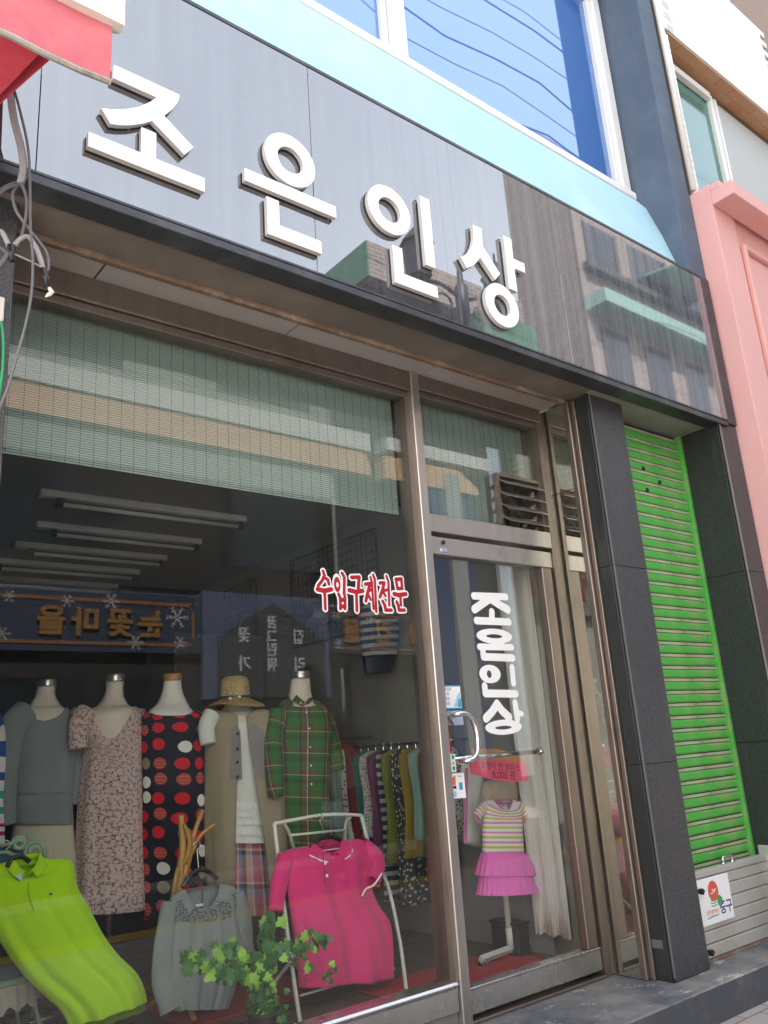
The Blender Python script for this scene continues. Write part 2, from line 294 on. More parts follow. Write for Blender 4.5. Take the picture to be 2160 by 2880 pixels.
# ---------------------------------------------------------------- geometry helpers
WM = {}
class MB:
    def __init__(s): s.v = []; s.f = []; s.uv = {}; s.smooth = False
    def add(s, vs, fs):
        o = len(s.v); s.v += [tuple(p) for p in vs]; s.f += [tuple(i+o for i in f) for f in fs]; return s
    def box(s, x0, x1, y0, y1, z0, z1, b=0.0):
        if b <= 0:
            return s.add([(x0, y0, z0), (x1, y0, z0), (x1, y1, z0), (x0, y1, z0), (x0, y0, z1), (x1, y0, z1), (x1, y1, z1), (x0, y1, z1)],
                         [(0, 3, 2, 1), (4, 5, 6, 7), (0, 1, 5, 4), (1, 2, 6, 5), (2, 3, 7, 6), (3, 0, 4, 7)])
        # chamfered box: three shrunken faces per corner
        V = []; idx = {}
        for i, x in enumerate((x0, x1)):
            for j, y in enumerate((y0, y1)):
                for k, z in enumerate((z0, z1)):
                    sx, sy, sz = (b if i == 0 else -b), (b if j == 0 else -b), (b if k == 0 else -b)
                    for a, p in enumerate(((x, y+sy, z+sz), (x+sx, y, z+sz), (x+sx, y+sy, z))):
                        idx[(i, j, k, a)] = len(V); V.append(p)
        F = []
        for i in (0, 1):
            q = [idx[(i, j, k, 0)] for j, k in ((0, 0), (0, 1), (1, 1), (1, 0))]; F.append(tuple(q if i == 0 else q[::-1]))
            q = [idx[(j, i, k, 1)] for j, k in ((0, 0), (1, 0), (1, 1), (0, 1))]; F.append(tuple(q if i == 0 else q[::-1]))
            q = [idx[(j, k, i, 2)] for j, k in ((0, 0), (0, 1), (1, 1), (1, 0))]; F.append(tuple(q if i == 0 else q[::-1]))
        for i in (0, 1):
            for j in (0, 1):
                F.append((idx[(0, i, j, 1)], idx[(0, i, j, 2)], idx[(1, i, j, 2)], idx[(1, i, j, 1)]))
                F.append((idx[(i, 0, j, 0)], idx[(i, 0, j, 2)], idx[(i, 1, j, 2)], idx[(i, 1, j, 0)]))
                F.append((idx[(i, j, 0, 0)], idx[(i, j, 0, 1)], idx[(i, j, 1, 1)], idx[(i, j, 1, 0)]))
                for k in (0, 1): F.append((idx[(i, j, k, 0)], idx[(i, j, k, 1)], idx[(i, j, k, 2)]))
        return s.add(V, F)
    def prism_xz(s, poly, y0, y1):
        n = len(poly); V = [(x, y0, z) for x, z in poly]+[(x, y1, z) for x, z in poly]
        F = [tuple(range(n))[::-1], tuple(range(n, 2*n))]+[(i, (i+1) % n, n+(i+1) % n, n+i) for i in range(n)]
        return s.add(V, F)
    def prism_yz(s, poly, x0, x1):
        n = len(poly); V = [(x0, y, z) for y, z in poly]+[(x1, y, z) for y, z in poly]
        F = [tuple(range(n)), tuple(range(n, 2*n))[::-1]]+[(i, n+i, n+(i+1) % n, (i+1) % n) for i in range(n)]
        return s.add(V, F)
    def ring_xz(s, cx, cz, r, ri, y0, y1, n=56):
        V = []; F = []
        for i in range(n):
            a = 2*math.pi*i/n; c, q = math.cos(a), math.sin(a)
            V += [(cx+r*c, y0, cz+r*q), (cx+ri*c, y0, cz+ri*q), (cx+r*c, y1, cz+r*q), (cx+ri*c, y1, cz+ri*q)]
        for i in range(n):
            a = 4*i; b = 4*((i+1) % n)
            F += [(a, a+1, b+1, b), (a+2, b+2, b+3, a+3), (a, b, b+2, a+2), (a+1, a+3, b+3, b+1)]
        return s.add(V, F)
    def tube(s, path, r, n=10, cap=True):
        P = [Vector(p) for p in path]; rr = r if isinstance(r, (list, tuple)) else [r]*len(P)
        up = Vector((.13, .21, 1)); o = len(s.v); V = []
        prev = None
        for i, p in enumerate(P):
            d = (P[min(i+1, len(P)-1)]-P[max(i-1, 0)]).normalized()
            if prev is None:
                a = d.cross(up)
                if a.length < .1: a = d.cross(Vector((1, 0, 0)))
                a.normalize()
            else:
                a = (prev-d*prev.dot(d)).normalized()
            prev = a; b = d.cross(a)
            for k in range(n):
                t = 2*math.pi*k/n; V.append(p+(a*math.cos(t)+b*math.sin(t))*rr[i])
        F = []
        for i in range(len(P)-1):
            for k in range(n):
                F.append((i*n+k, i*n+(k+1) % n, (i+1)*n+(k+1) % n, (i+1)*n+k))
        if cap: F += [tuple(range(n))[::-1], tuple((len(P)-1)*n+k for k in range(n))]
        return s.add(V, F)
    def lathe(s, prof, c=(0, 0, 0), n=32, sy=1.0, cap=True):
        V = []; F = []
        for r, z in prof:
            for k in range(n):
                a = 2*math.pi*k/n; V.append((c[0]+r*math.cos(a), c[1]+r*sy*math.sin(a), c[2]+z))
        for i in range(len(prof)-1):
            for k in range(n): F.append((i*n+k, i*n+(k+1) % n, (i+1)*n+(k+1) % n, (i+1)*n+k))
        if cap: F += [tuple(range(n))[::-1], tuple((len(prof)-1)*n+k for k in range(n))]
        return s.add(V, F)
    def poly(s, pts): return s.add(pts, [tuple(range(len(pts)))])
    def disc_xz(s, cx, cz, r, y, n=24, rz=None):
        return s.poly([(cx+r*math.cos(2*math.pi*i/n), y, cz+(rz or r)*math.sin(2*math.pi*i/n)) for i in range(n)])
    def sphere(s, c, r, n=12, m=8, sc=(1, 1, 1)):
        prof = [(max(1e-4, math.sin(math.pi*i/m)), -math.cos(math.pi*i/m)) for i in range(m+1)]
        V = []; F = []
        for rr, z in prof:
            for k in range(n):
                a = 2*math.pi*k/n; V.append((c[0]+r*sc[0]*rr*math.cos(a), c[1]+r*sc[1]*rr*math.sin(a), c[2]+r*sc[2]*z))
        for i in range(m):
            for k in range(n): F.append((i*n+k, i*n+(k+1) % n, (i+1)*n+(k+1) % n, (i+1)*n+k))
        return s.add(V, F)

def mesh(name, mb, mat, smooth=False, autos=None):
    me = bpy.data.meshes.new(name); me.from_pydata(mb.v, [], mb.f)
    if mb.uv:
        uvl = me.uv_layers.new(name='UVMap')
        for l in me.loops: uvl.data[l.index].uv = mb.uv.get(l.vertex_index, (0, 0))
    if isinstance(mat, str): mat = MATS[mat]
    me.materials.append(mat)
    if smooth or mb.smooth: me.polygons.foreach_set('use_smooth', [True]*len(me.polygons))
    me.update(); return me
def _link(o, parent, loc=None):
    COL.objects.link(o)
    if parent is not None:
        o.parent = parent; o.matrix_parent_inverse = WM[parent.name].inverted()
    if loc: o.location = loc
    WM[o.name] = Matrix.Translation(loc or (0, 0, 0))
    return o
def part(name, mb, mat, parent=None, smooth=False, loc=None, label=None, kind=None):
    me = mb if isinstance(mb, bpy.types.Mesh) else mesh(name, mb, mat, smooth)
    o = bpy.data.objects.new(name, me); _link(o, parent, loc)
    if label: o['label'] = label
    if kind: o['kind'] = kind
    return o
def thing(name, label, cat, loc=(0, 0, 0), group=None):
    o = bpy.data.objects.new(name, None); COL.objects.link(o); o.location = loc; o.empty_display_size = .1
    WM[o.name] = Matrix.Translation(loc); o['label'] = label; o['category'] = cat
    if group: o['group'] = group
    return o
def solo(name, mb, mat, label, cat, smooth=False, group=None):
    o = part(name, mb, mat, None, smooth); o['label'] = label; o['category'] = cat
    if group: o['group'] = group
    return o
def struct(name, mb, mat, smooth=False):
    return part(name, mb, mat, None, smooth, kind='structure')
def B(x0, x1, y0, y1, z0, z1, b=0.0): return MB().box(x0, x1, y0, y1, z0, z1, b)
def smoothpath(P, k=6):
    P = [Vector(p) for p in P]; out = []
    for i in range(len(P)-1):
        p0, p1, p2, p3 = P[max(i-1, 0)], P[i], P[i+1], P[min(i+2, len(P)-1)]
        for j in range(k):
            t = j/k; out.append(.5*((2*p1)+(p2-p0)*t+(2*p0-5*p1+4*p2-p3)*t*t+(3*p1-p0-3*p2+p3)*t**3))
    out.append(P[-1]); return out

# outline of strokes as one clean flat shape (marching squares over a distance field)
def decal(strokes, rings, y, grow=0.0, cell=.003, mirror=False):
    xs = [p[0] for s in strokes for p in s[0]]+[r[0][0]+d*r[0][2] for r in rings for d in (-1, 1)]
    zs = [p[1] for s in strokes for p in s[0]]+[r[0][1]+d*r[0][3] for r in rings for d in (-1, 1)]
    m = .03+grow+max([s[1] for s in strokes] or [0])
    gx = np.arange(min(xs)-m, max(xs)+m, cell); gz = np.arange(min(zs)-m, max(zs)+m, cell)
    X, Z = np.meshgrid(gx, gz, indexing='ij'); D = np.full(X.shape, 9.0)
    for pts, w in strokes:
        for (ax, az), (bx, bz) in zip(pts[:-1], pts[1:]):
            dx, dz = bx-ax, bz-az; L = dx*dx+dz*dz+1e-12
            t = np.clip(((X-ax)*dx+(Z-az)*dz)/L, 0, 1)
            D = np.minimum(D, np.hypot(X-ax-t*dx, Z-az-t*dz)-w)
    for o, i in rings:
        e = lambda q: (np.hypot((X-q[0])/q[2], (Z-q[1])/q[3])-1)*min(q[2], q[3])
        d = e(o)
        D = np.minimum(D, np.maximum(d, -e(i)) if i else d)
    D = D-grow; mb = MB(); vid = {}
    def vert(key, p):
        if key not in vid: vid[key] = len(mb.v); mb.v.append(p)
        return vid[key]
    ins = D < 0
    act = ins[:-1, :-1] | ins[1:, :-1] | ins[1:, 1:] | ins[:-1, 1:]
    for i, j in zip(*np.nonzero(act)):
        cs = [(i, j), (i+1, j), (i+1, j+1), (i, j+1)]; f = []
        for a, b in zip(cs, cs[1:]+cs[:1]):
            da, db = D[a], D[b]
            if da < 0: f.append(vert(a, (gx[a[0]], y, gz[a[1]])))
            if (da < 0) != (db < 0):
                t = da/(da-db); k = (min(a, b), max(a, b))
                f.append(vert(k, (gx[a[0]]+(gx[b[0]]-gx[a[0]])*t, y, gz[a[1]]+(gz[b[1]]-gz[a[1]])*t)))
        if len(f) > 2: mb.f.append(tuple(f))
    return mb
def text_mb(body, size, origin, xdir=(1, 0, 0), zdir=(0, 0, 1), extrude=0.0, align='LEFT', bold=0.0, shear=0.0):
    cu = bpy.data.curves.new('lettering', 'FONT'); cu.body = body; cu.size = size; cu.extrude = extrude; cu.align_x = align; cu.offset = bold; cu.shear = shear
    ob = bpy.data.objects.new('lettering', cu); COL.objects.link(ob)
    me = bpy.data.meshes.new_from_object(ob.evaluated_get(bpy.context.evaluated_depsgraph_get()))
    X, Z = Vector(xdir), Vector(zdir); N = X.cross(Z); O = Vector(origin); mb = MB()
    mb.v = [tuple(O+X*v.co.x+Z*v.co.y+N*v.co.z) for v in me.vertices]; mb.f = [tuple(p.vertices) for p in me.polygons]
    bpy.data.objects.remove(ob); bpy.data.curves.remove(cu); bpy.data.meshes.remove(me)
    return mb

# ---------------------------------------------------------------- ground
g = MB()
g.poly([(-150, -.515, -.15), (-150, -150, -.15), (150, -150, -.15), (150, -.515, -.15)])
t = NT('road_paver'); v = t.coord(); br = t.new('ShaderNodeTexBrick'); t.link(v, br.inputs['Vector']); br.inputs['Scale'].default_value = 2.2
br.inputs['Color1'].default_value = (.38, .33, .295, 1); br.inputs['Color2'].default_value = (.43, .38, .345, 1); br.inputs['Mortar'].default_value = (.16, .14, .125, 1)
br.inputs['Mortar Size'].default_value = .012
n = t.noise(v, 60, 5, .7); t.bsdf(t.mix(t.math('MULTIPLY', n, .6), br.outputs[0], (.20, .175, .155)), .85, 0, t.bump(n, .4, .004))
struct('street', g, 'road_paver')
plain('yellow_paving', (.42, .30, .05), .8, 0, .15, 9, .3, 60); plain('dark_asphalt', (.06, .06, .062), .9, 0, .2, 8, .4, 90)
struct('yellow_paving_strip', MB().poly([(-30, -3.9, -.146), (-30, -4.2, -.146), (40, -4.2, -.146), (40, -3.9, -.146)]), 'yellow_paving')
struct('roadway', MB().poly([(-30, -4.2, -.142), (-30, -6.2, -.142), (40, -6.2, -.142), (40, -4.2, -.142)]), 'dark_asphalt')
# raised step along the shops (top worn, with paint scraps)
t = NT('step_top'); v = t.coord(); n = t.noise(v, 3.2, 8, .68); n2 = t.noise(t.coord(scale=(1, 1.6, 1)), 5.5, 8, .75); n3 = t.noise(v, 45, 4)
c = t.mix(t.ramp(n, [(.38, 0.), (.62, 1.)]), (.075, .085, .105), (.23, .215, .19))
c = t.mix(t.ramp(n2, [(.57, 0.), (.62, 1.)]), c, (.40, .38, .35))
t.bsdf(c, .75, 0, t.bump(n3, .35, .004))
struct('step', MB().box(-8, 4.98, -.515, .30, -.6, 0.0, .006), 'step_top')
struct('step_front', MB().box(-8, 4.98, -.5165, -.5155, -.149, -.006), 'step_riser')
plain('crack_dark', (.015, .015, .016), .9)
# ---------------------------------------------------------------- the shop building
shop = thing('shop_building', 'two-storey shop building with dark granite pillars and pale blue ledge', 'building', (2.8, .1, 0))
def pillar(x0, x1, y0, y1, z1, joints, par=shop, label=None):
    p = part('pillar', B(x0+.004, x1-.004, y0+.004, y1-.004, 0.001, z1), 'black', par, label=label)
    zs = [0.002]+joints+[z1]
    for a, b in zip(zs[:-1], zs[1:]):
        part('granite_slab', B(x0+.012, x1, y0, y0+.024, a+.0015, b-.0015, .002), 'granite', p)            # front
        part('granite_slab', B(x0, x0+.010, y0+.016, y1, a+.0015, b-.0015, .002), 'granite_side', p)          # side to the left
    return p
pl = pillar(3.665, 3.965, -.357, -.035, 2.985, [.973, 1.989], label='dark granite pillar between door and green shutter')
part('corner_bead', MB().box(3.661, 3.671, -.361, -.355, .02, 2.985), 'cable_grey', pl)
part('label_plate', MB().box(3.6615, 3.664, -.32, -.235, .14, .178, .001), 'cable_grey', pl)
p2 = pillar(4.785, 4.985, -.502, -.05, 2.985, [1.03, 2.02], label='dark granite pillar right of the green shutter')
part('corner_bead', MB().box(4.781, 4.793, -.507, -.500, .02, 2.985), 'frame_metal', p2)
p3 = pillar(.20, .615, -.357, .05, 2.985, [.95, 1.95], label='rough grey granite pillar at the left edge')
# soffit
sf = part('soffit', B(.2, 4.785, -.44, .30, 3.0, 3.06), 'soffit_paint', shop)
part('soffit_strip', B(.2, 4.785, -.418, -.215, 2.985, 2.9995), 'soffit_paint', sf)
part('cornice_trim', MB().box(.615, 3.64, -.214, -.192, 2.966, 2.9985, .004).box(.615, 3.64, -.1915, -.170, 2.974, 2.998, .003), 'brown_wood_trim', sf)
for a, b in ((.62, .98), (.988, 1.86), (1.868, 2.68), (2.688, 3.63)):
    part('ceiling_board', B(a, b, -.1695, .048, 2.980, 2.996, .002), 'soffit_board', sf)
part('soffit_strip', B(3.97, 4.784, -.417, -.10, 2.972, 2.984, .002), 'soffit_mouldy', sf)
part('soffit_strip', B(3.64, 3.968, -.418, -.3585, 2.975, 2.984), 'soffit_mouldy', sf)
# rear wall of building body beside/above
part('wall', MB().box(.2, 4.985, .05, .30, 3.0605, 4.83), 'navy_wall', shop)
# pale blue battered ledge under the upper window
part('ledge', MB().prism_yz([(-.47, 3.98), (-.36, 4.42), (-.275, 4.70), (-.215, 4.80), (.0495, 4.80), (.0495, 3.98)], -.6, 4.784), 'pale_blue_wall', shop)
# upper pillar of the right edge
part('upper_pillar', B(4.7855, 4.9855, -.500, .05, 4.03, 9.2, .004), 'navy_wall', shop)
# upper window with blue film
uw = part('window', MB().box(-.6, 4.78, -.225, -.05, 4.8005, 4.858, .006), 'white_sill', shop, label='wide upper window with blue reflective film and white frame')
fr = MB()
for x in (.78, 2.585, 4.715): fr.box(x-.045, x+.045, -.205, -.10, 4.859, 6.62, .006)
for x in (4.645, 2.51, 2.655): fr.box(x-.022, x+.022, -.186, -.12, 4.90, 6.58, .004)
fr.box(-.6, 4.76, -.206, -.10, 6.62, 6.70, .006).box(-.6, 4.76, -.2, -.10, 4.8585, 4.885, .004)
part('frame', fr, 'white_frame', uw)
part('pane', B(-.5, 2.54, -.158, -.152, 4.87, 6.62), 'blue_film', uw)
part('pane', B(2.63, 4.67, -.150, -.144, 4.87, 6.62), 'blue_film', uw)
part('upper_wall', B(-.6, 4.784, -.30, .05, 6.7005, 9.2), 'navy_wall', shop)
# roof slab overhang for closure
part('roof', B(-.7, 5.0, -.32, 6.0, 9.201, 9.35), 'cement', shop)

# shop sign
sg = thing('shop_sign', 'long glossy grey fascia sign with four white raised letters', 'sign', (2.7, -.45, 2.99))
seams = [-.6, .62, 1.722, 3.335, 4.872]
for a, b in zip(seams[:-1], seams[1:]):
    part('panel', B(a+.0012, b-.0012, -.520, -.505, 2.999, 4.035, .0008), 'fascia', sg)
part('bottom_lip', B(-.6, 4.874, -.5195, -.4185, 2.962, 2.9965, .003), 'fascia_edge', sg)
part('frame', MB().box(-.6, 4.874, -.5235, -.478, 4.0355, 4.056, .002).box(4.8725, 4.985, -.5185, -.41, 2.986, 4.056, .003).box(-.6, 4.87, -.5225, -.5005, 2.9968, 3.006), 'fascia_edge', sg)
part('backing', B(-.6, 4.87, -.5045, -.4455, 3.001, 4.03), 'black', sg)
Y0, Y1 = -.548, -.527
def letter(polys, rings):
    m = MB()
    for p in polys: m.prism_xz(p, Y0, Y1)
    for cx, cz, r, ri in rings: m.ring_xz(cx, cz, r, ri, Y0, Y1)
    o = part('letter', m, 'letter_white', sg)
    o.data.materials.append(MATS['letter_side'])
    for f in o.data.polygons:
        if abs(f.normal.y) < .5: f.material_index = 1
    for p in polys:
        cx, cz = sum(q[0] for q in p)/len(p), sum(q[1] for q in p)/len(p)
        for k in (0, len(p)//2):
            xx, zz = p[k][0]*.9+cx*.1, p[k][1]*.9+cz*.1
            part('standoff', MB().tube([(xx, Y1-.002, zz), (xx, -.5212, zz)], .006, 6), 'steel', o)
letter([[(0.8559, 3.5422), (1.1064, 3.5422), (1.1037, 3.5168), (1.0961, 3.4960), (1.0759, 3.4584), (1.0458, 3.4163), (1.1634, 3.3318), (1.1273, 3.2827), (1.0007, 3.3710), (0.9681, 3.3436), (0.9179, 3.3104), (0.8809, 3.2933), (0.8500, 3.2834), (0.8160, 3.3316), (0.8551, 3.3471), (0.9041, 3.3735), (0.9479, 3.4045), (0.9862, 3.4431), (1.0179, 3.4832), (0.8549, 3.4832)],
        [(0.7751, 3.2149), (0.9615, 3.2149), (0.9615, 3.3244), (1.0171, 3.3244), (1.0171, 3.2149), (1.2083, 3.2149), (1.2083, 3.1549), (0.7751, 3.1549)]], [])
letter([[(1.3792, 3.3371), (1.8130, 3.3371), (1.8130, 3.2809), (1.3792, 3.2809)], [(1.4750, 3.2480), (1.5310, 3.2480), (1.5310, 3.1366), (1.7285, 3.1366), (1.7285, 3.0775), (1.4750, 3.0775)]], [(1.5941, 3.4710, 0.1217, 0.0611)])
letter([[(2.3082, 3.5987), (2.3672, 3.5987), (2.3672, 3.2307), (2.3082, 3.2307)], [(2.1138, 3.2638), (2.1698, 3.2638), (2.1698, 3.1350), (2.3657, 3.1350), (2.3657, 3.0755), (2.1138, 3.0755)]], [(2.1133, 3.4421, 0.1221, 0.0626)])
letter([[(2.6520, 3.5741), (2.7119, 3.5741), (2.7070, 3.4712), (2.8107, 3.3533), (2.7687, 3.3054), (2.6763, 3.4002), (2.6574, 3.3707), (2.6314, 3.3434), (2.6028, 3.3215), (2.5752, 3.3045), (2.5420, 3.3539), (2.5776, 3.3786), (2.6074, 3.4104), (2.6314, 3.4526), (2.6469, 3.4983)],
        [(2.8691, 3.5957), (2.9288, 3.5957), (2.9261, 3.4806), (3.0070, 3.4806), (3.0070, 3.4241), (2.9261, 3.4241), (2.9251, 3.2885), (2.8660, 3.2885)]], [(2.7994, 3.1742, 0.1170, 0.0565)])

# ---------------------------------------------------------------- shop window and door
sw = thing('shop_window', 'large display window in brown metal frame with red lettering', 'window', (1.6, 0, 0))
part('frame', MB().box(.618, 2.60, -.05, .05, 2.872, 2.9795, .004).box(.618, 2.60, -.032, .04, 2.838, 2.8715, .003), 'frame_brown', sw)
part('sill', MB().box(.618, 2.598, -.045, .05, .062, .158, .006).box(.618, 2.598, -.055, .05, .1585, .178, .008), 'steel', sw)
part('sill', MB().box(.618, 2.598, -.03, .05, .0015, .0615, .004), 'frame_metal', sw)
part('mullion', MB().box(2.600, 2.655, -.058, .062, .0015, 2.9795, .004), 'frame_metal', sw)
part('mullion', MB().box(2.568, 2.602, -.03, .055, .17, 2.845), 'frame_brown', sw)
part('pane', B(.62, 2.575, -.004, .004, .17, 2.85), 'shop_glass', sw)
RED = [([(2.0371, 1.8973), (2.0427, 1.8793), (2.0293, 1.8538), (2.0074, 1.8295)], 0.0075),
 ([(2.0391, 1.8683), (2.0606, 1.8607), (2.0649, 1.8411)], 0.0075),
 ([(2.0038, 1.8141), (2.0395, 1.8095), (2.0757, 1.8188)], 0.0105),
 ([(2.0404, 1.8059), (2.0393, 1.7303)], 0.0075),
 ([(2.1387, 1.8961), (2.1508, 1.8783), (2.1440, 1.8033)], 0.008),
 ([(2.1140, 1.7998), (2.1227, 1.7789), (2.1198, 1.7345)], 0.0075),
 ([(2.1465, 1.8019), (2.1480, 1.7788), (2.1452, 1.7358)], 0.0075),
 ([(2.1224, 1.7743), (2.1478, 1.7758)], 0.009),
 ([(2.1205, 1.7452), (2.1459, 1.7465)], 0.009),
 ([(2.1908, 1.8807), (2.2335, 1.8852), (2.2247, 1.8334)], 0.009),
 ([(2.1742, 1.8213), (2.2111, 1.8159), (2.2483, 1.8230)], 0.0105),
 ([(2.2131, 1.8170), (2.2101, 1.7314)], 0.008),
 ([(2.2663, 1.8552), (2.2941, 1.8597), (2.2796, 1.8244), (2.2631, 1.7777)], 0.0085),
 ([(2.2767, 1.8116), (2.2903, 1.7856)], 0.007),
 ([(2.2837, 1.8263), (2.3017, 1.8306)], 0.007),
 ([(2.2984, 1.8894), (2.3046, 1.8675), (2.3047, 1.7439)], 0.0065),
 ([(2.3145, 1.9019), (2.3225, 1.8816), (2.3195, 1.7321)], 0.007),
 ([(2.3517, 1.8670), (2.3770, 1.8694), (2.3655, 1.8396), (2.3463, 1.8016)], 0.0085),
 ([(2.3647, 1.8299), (2.3790, 1.8084)], 0.007),
 ([(2.3780, 1.8340), (2.3978, 1.8379)], 0.007),
 ([(2.3931, 1.9015), (2.4021, 1.8777), (2.3985, 1.7663)], 0.007),
 ([(2.3607, 1.7817), (2.3720, 1.7633), (2.3741, 1.7418), (2.4087, 1.7435)], 0.0085),
 ([(2.4486, 1.8903), (2.4824, 1.8951)], 0.0095),
 ([(2.4486, 1.8903), (2.4550, 1.8472)], 0.008),
 ([(2.4824, 1.8951), (2.4831, 1.8491)], 0.008),
 ([(2.4550, 1.8472), (2.4832, 1.8501)], 0.0085),
 ([(2.4319, 1.8207), (2.4584, 1.8165), (2.5030, 1.8241)], 0.0105),
 ([(2.4689, 1.8171), (2.4686, 1.7701)], 0.0075),
 ([(2.4438, 1.7832), (2.4518, 1.7675), (2.4548, 1.7458), (2.4873, 1.7474)], 0.0085)]
redm = [(s, w) for s, w in RED]
rring = [((2.1092, 1.8428, .0178, .0345), (2.1103, 1.8412, .0072, .012))]
part('lettering_outline', decal(redm, [((2.1092, 1.8428, .0178, .0345), (2.1103, 1.8412, .0072, .012))], -.0060, .0075, .0022), 'sticker_white', sw)
part('lettering', decal(redm, rring, -.0072, 0, .0020), 'red_paint', sw)

dr = thing('glass_door', 'glass shop door in steel frame with white lettering and curved handle', 'door', (3.1, 0, .03))
part('top_rail', B(2.662, 3.560, -.035, .02, 2.030, 2.120, .003), 'frame_metal', dr)
part('bottom_rail', MB().box(2.662, 3.556, -.035, .02, .034, .128, .003).box(2.662, 3.556, -.04, .02, .1285, .137, .002), 'steel', dr)
part('stile', B(3.470, 3.548, -.033, .02, .138, 2.0295, .003), 'frame_brown', dr)
part('stile', B(2.658, 2.674, -.030, .02, .138, 2.0295, .002), 'frame_metal', dr)
part('pane', B(2.672, 3.472, -.004, .004, .135, 2.034), 'shop_glass', dr)
part('lock', MB().lathe([(.011, 0), (.011, .003)], (0, 0, 0), 16), 'black', dr, loc=(2.745, -.0385, 2.092)).rotation_euler = (R(90), 0, 0)
part('lock_plate', B(2.725, 2.765, -.038, -.0352, 2.044, 2.064, .001), 'chrome', dr)
DOOR = [([(2.9532, 1.8432), (3.1864, 1.8525)], 0.019),
 ([(3.0640, 1.8361), (3.0010, 1.8027), (2.9481, 1.7751)], 0.0215),
 ([(3.0721, 1.8336), (3.1280, 1.8096), (3.1917, 1.7857)], 0.022),
 ([(3.0709, 1.7676), (3.0652, 1.7287)], 0.02),
 ([(2.9550, 1.7182), (3.1902, 1.7209)], 0.019),
 ([(2.9565, 1.5877), (3.1904, 1.5906)], 0.0165),
 ([(2.9789, 1.5744), (2.9787, 1.5390), (3.1887, 1.5363)], 0.019),
 ([(3.1766, 1.4876), (3.1745, 1.4104)], 0.018),
 ([(2.9666, 1.3961), (2.9664, 1.3610), (3.1837, 1.3562)], 0.019),
 ([(3.0404, 1.3086), (2.9984, 1.2707), (2.9545, 1.2433)], 0.0215),
 ([(3.0404, 1.3086), (3.0721, 1.2744), (3.1154, 1.2443)], 0.022),
 ([(3.1696, 1.3107), (3.1758, 1.2335)], 0.019),
 ([(3.1777, 1.2663), (3.2102, 1.2569)], 0.014)]
part('lettering', decal(DOOR, [((3.073, 1.6435, .128, .0385), (3.0705, 1.6435, .059, .010)), ((3.0125, 1.4548, .0745, .045), (3.0068, 1.4540, .0167, .0185)), ((3.0715, 1.1968, .129, .0357), (3.0685, 1.1948, .0586, .0088))], -.0060, 0, .0035), 'letter_white', dr)
# pull handle and push bar
part('handle', MB().tube(smoothpath([(2.70, -.035, 1.262), (2.70, -.075, 1.264), (2.745, -.085, 1.262), (2.782, -.088, 1.235), (2.80, -.09, 1.175), (2.795, -.09, 1.10), (2.77, -.088, 1.065), (2.735, -.075, 1.055), (2.725, -.03, 1.053)], 6), .0135, 14), 'chrome', dr, True)
part('handle_plate', B(2.676, 2.795, -.0145, -.0045, 1.215, 1.285, .002), 'chrome', dr)
part('push_bar', MB().tube([(2.705, .055, 1.066), (3.36, .055, 1.068)], .0125, 14).sphere((3.372, .052, 1.068), .019, 14, 8).tube([(2.72, .05, 1.066), (2.72, .005, 1.066)], .009, 8).tube([(3.345, .05, 1.068), (3.345, .005, 1.068)], .009, 8), 'chrome', dr, True)
# door case, transom, return mirror
plain('jamb_rust', (.24, .17, .12), .6, .2, .3, 12, .2, 60, dirt=(.40, .33, .25), dscale=7)
dc = thing('door_case', 'brown metal door surround with transom glass and narrow side mirror', 'door frame', (3.1, .02, 0))
part('transom_bar', B(2.6555, 3.57, -.045, .05, 2.140, 2.232, .003), 'frame_metal', dc)
part('head', MB().box(2.6555, 3.60, -.05, .05, 2.896, 2.9795, .004).box(2.6555, 3.56, -.03, .04, 2.868, 2.8955, .003), 'frame_brown', dc)
part('jamb', MB().box(3.562, 3.592, -.045, .05, .0015, 2.8955), 'frame_brown', dc)
part('jamb', MB().box(3.588, 3.6605, -.03, .05, .0015, 2.9715), 'frame_brown', dc)
part('transom_pane', B(2.657, 3.56, -.004, .004, 2.232, 2.87), 'shop_glass', dc)
part('side_mirror', B(3.629, 3.634, -.197, -.0305, .004, 2.455), 'smoked_mirror', dc)
part('side_mirror', B(3.629, 3.634, -.197, -.0305, 2.459, 2.97), 'smoked_mirror', dc)
part('side_post', MB().box(3.622, 3.66, -.235, -.199, .0015, 2.97, .004).box(3.645, 3.664, -.262, -.2365, .0015, 2.97, .003), 'frame_brown', dc)
part('side_backing', B(3.636, 3.66, -.196, -.03, .002, 2.97), 'black', dc)
part('threshold', B(2.66, 3.56, -.05, .06, .0015, .014, .002), 'frame_brown', dc)

# stickers and signs on the door
def flat(x0, x1, z0, z1, y, skew=0.0): return MB().add([(x0, y, z0), (x1, y, z0+skew), (x1, y, z1+skew), (x0, y, z1)], [(0, 1, 2, 3)])
st = thing('voucher_sticker', 'pale blue and white market voucher sticker above the door handle', 'sticker', (2.73, -.006, 1.34))
part('sheet', flat(2.676, 2.800, 1.292, 1.395, -.0056), 'sticker_white', st)
part('band', flat(2.676, 2.800, 1.395, 1.401, -.0058), 'sticker_blue', st); part('band', flat(2.676, 2.800, 1.292, 1.297, -.0058), 'sticker_blue', st)
part('picture', MB().poly([(2.752, -.006, 1.302), (2.795, -.006, 1.300), (2.797, -.006, 1.375), (2.770, -.006, 1.345)]), 'skyblue', st)
part('picture', MB().poly([(2.776, -.0063, 1.30), (2.798, -.0063, 1.30), (2.798, -.0063, 1.34), (2.782, -.0063, 1.335)]), 'sticker_blue', st)
tx = MB()
for i, s in enumerate(('전통시장', '온누리', '상품권', '가맹점')):
    q = text_mb(s, .017, (2.679, -.0062, 1.377-i*.022)); tx.add(q.v, q.f)
part('lettering', tx, 'ink_blue', st)
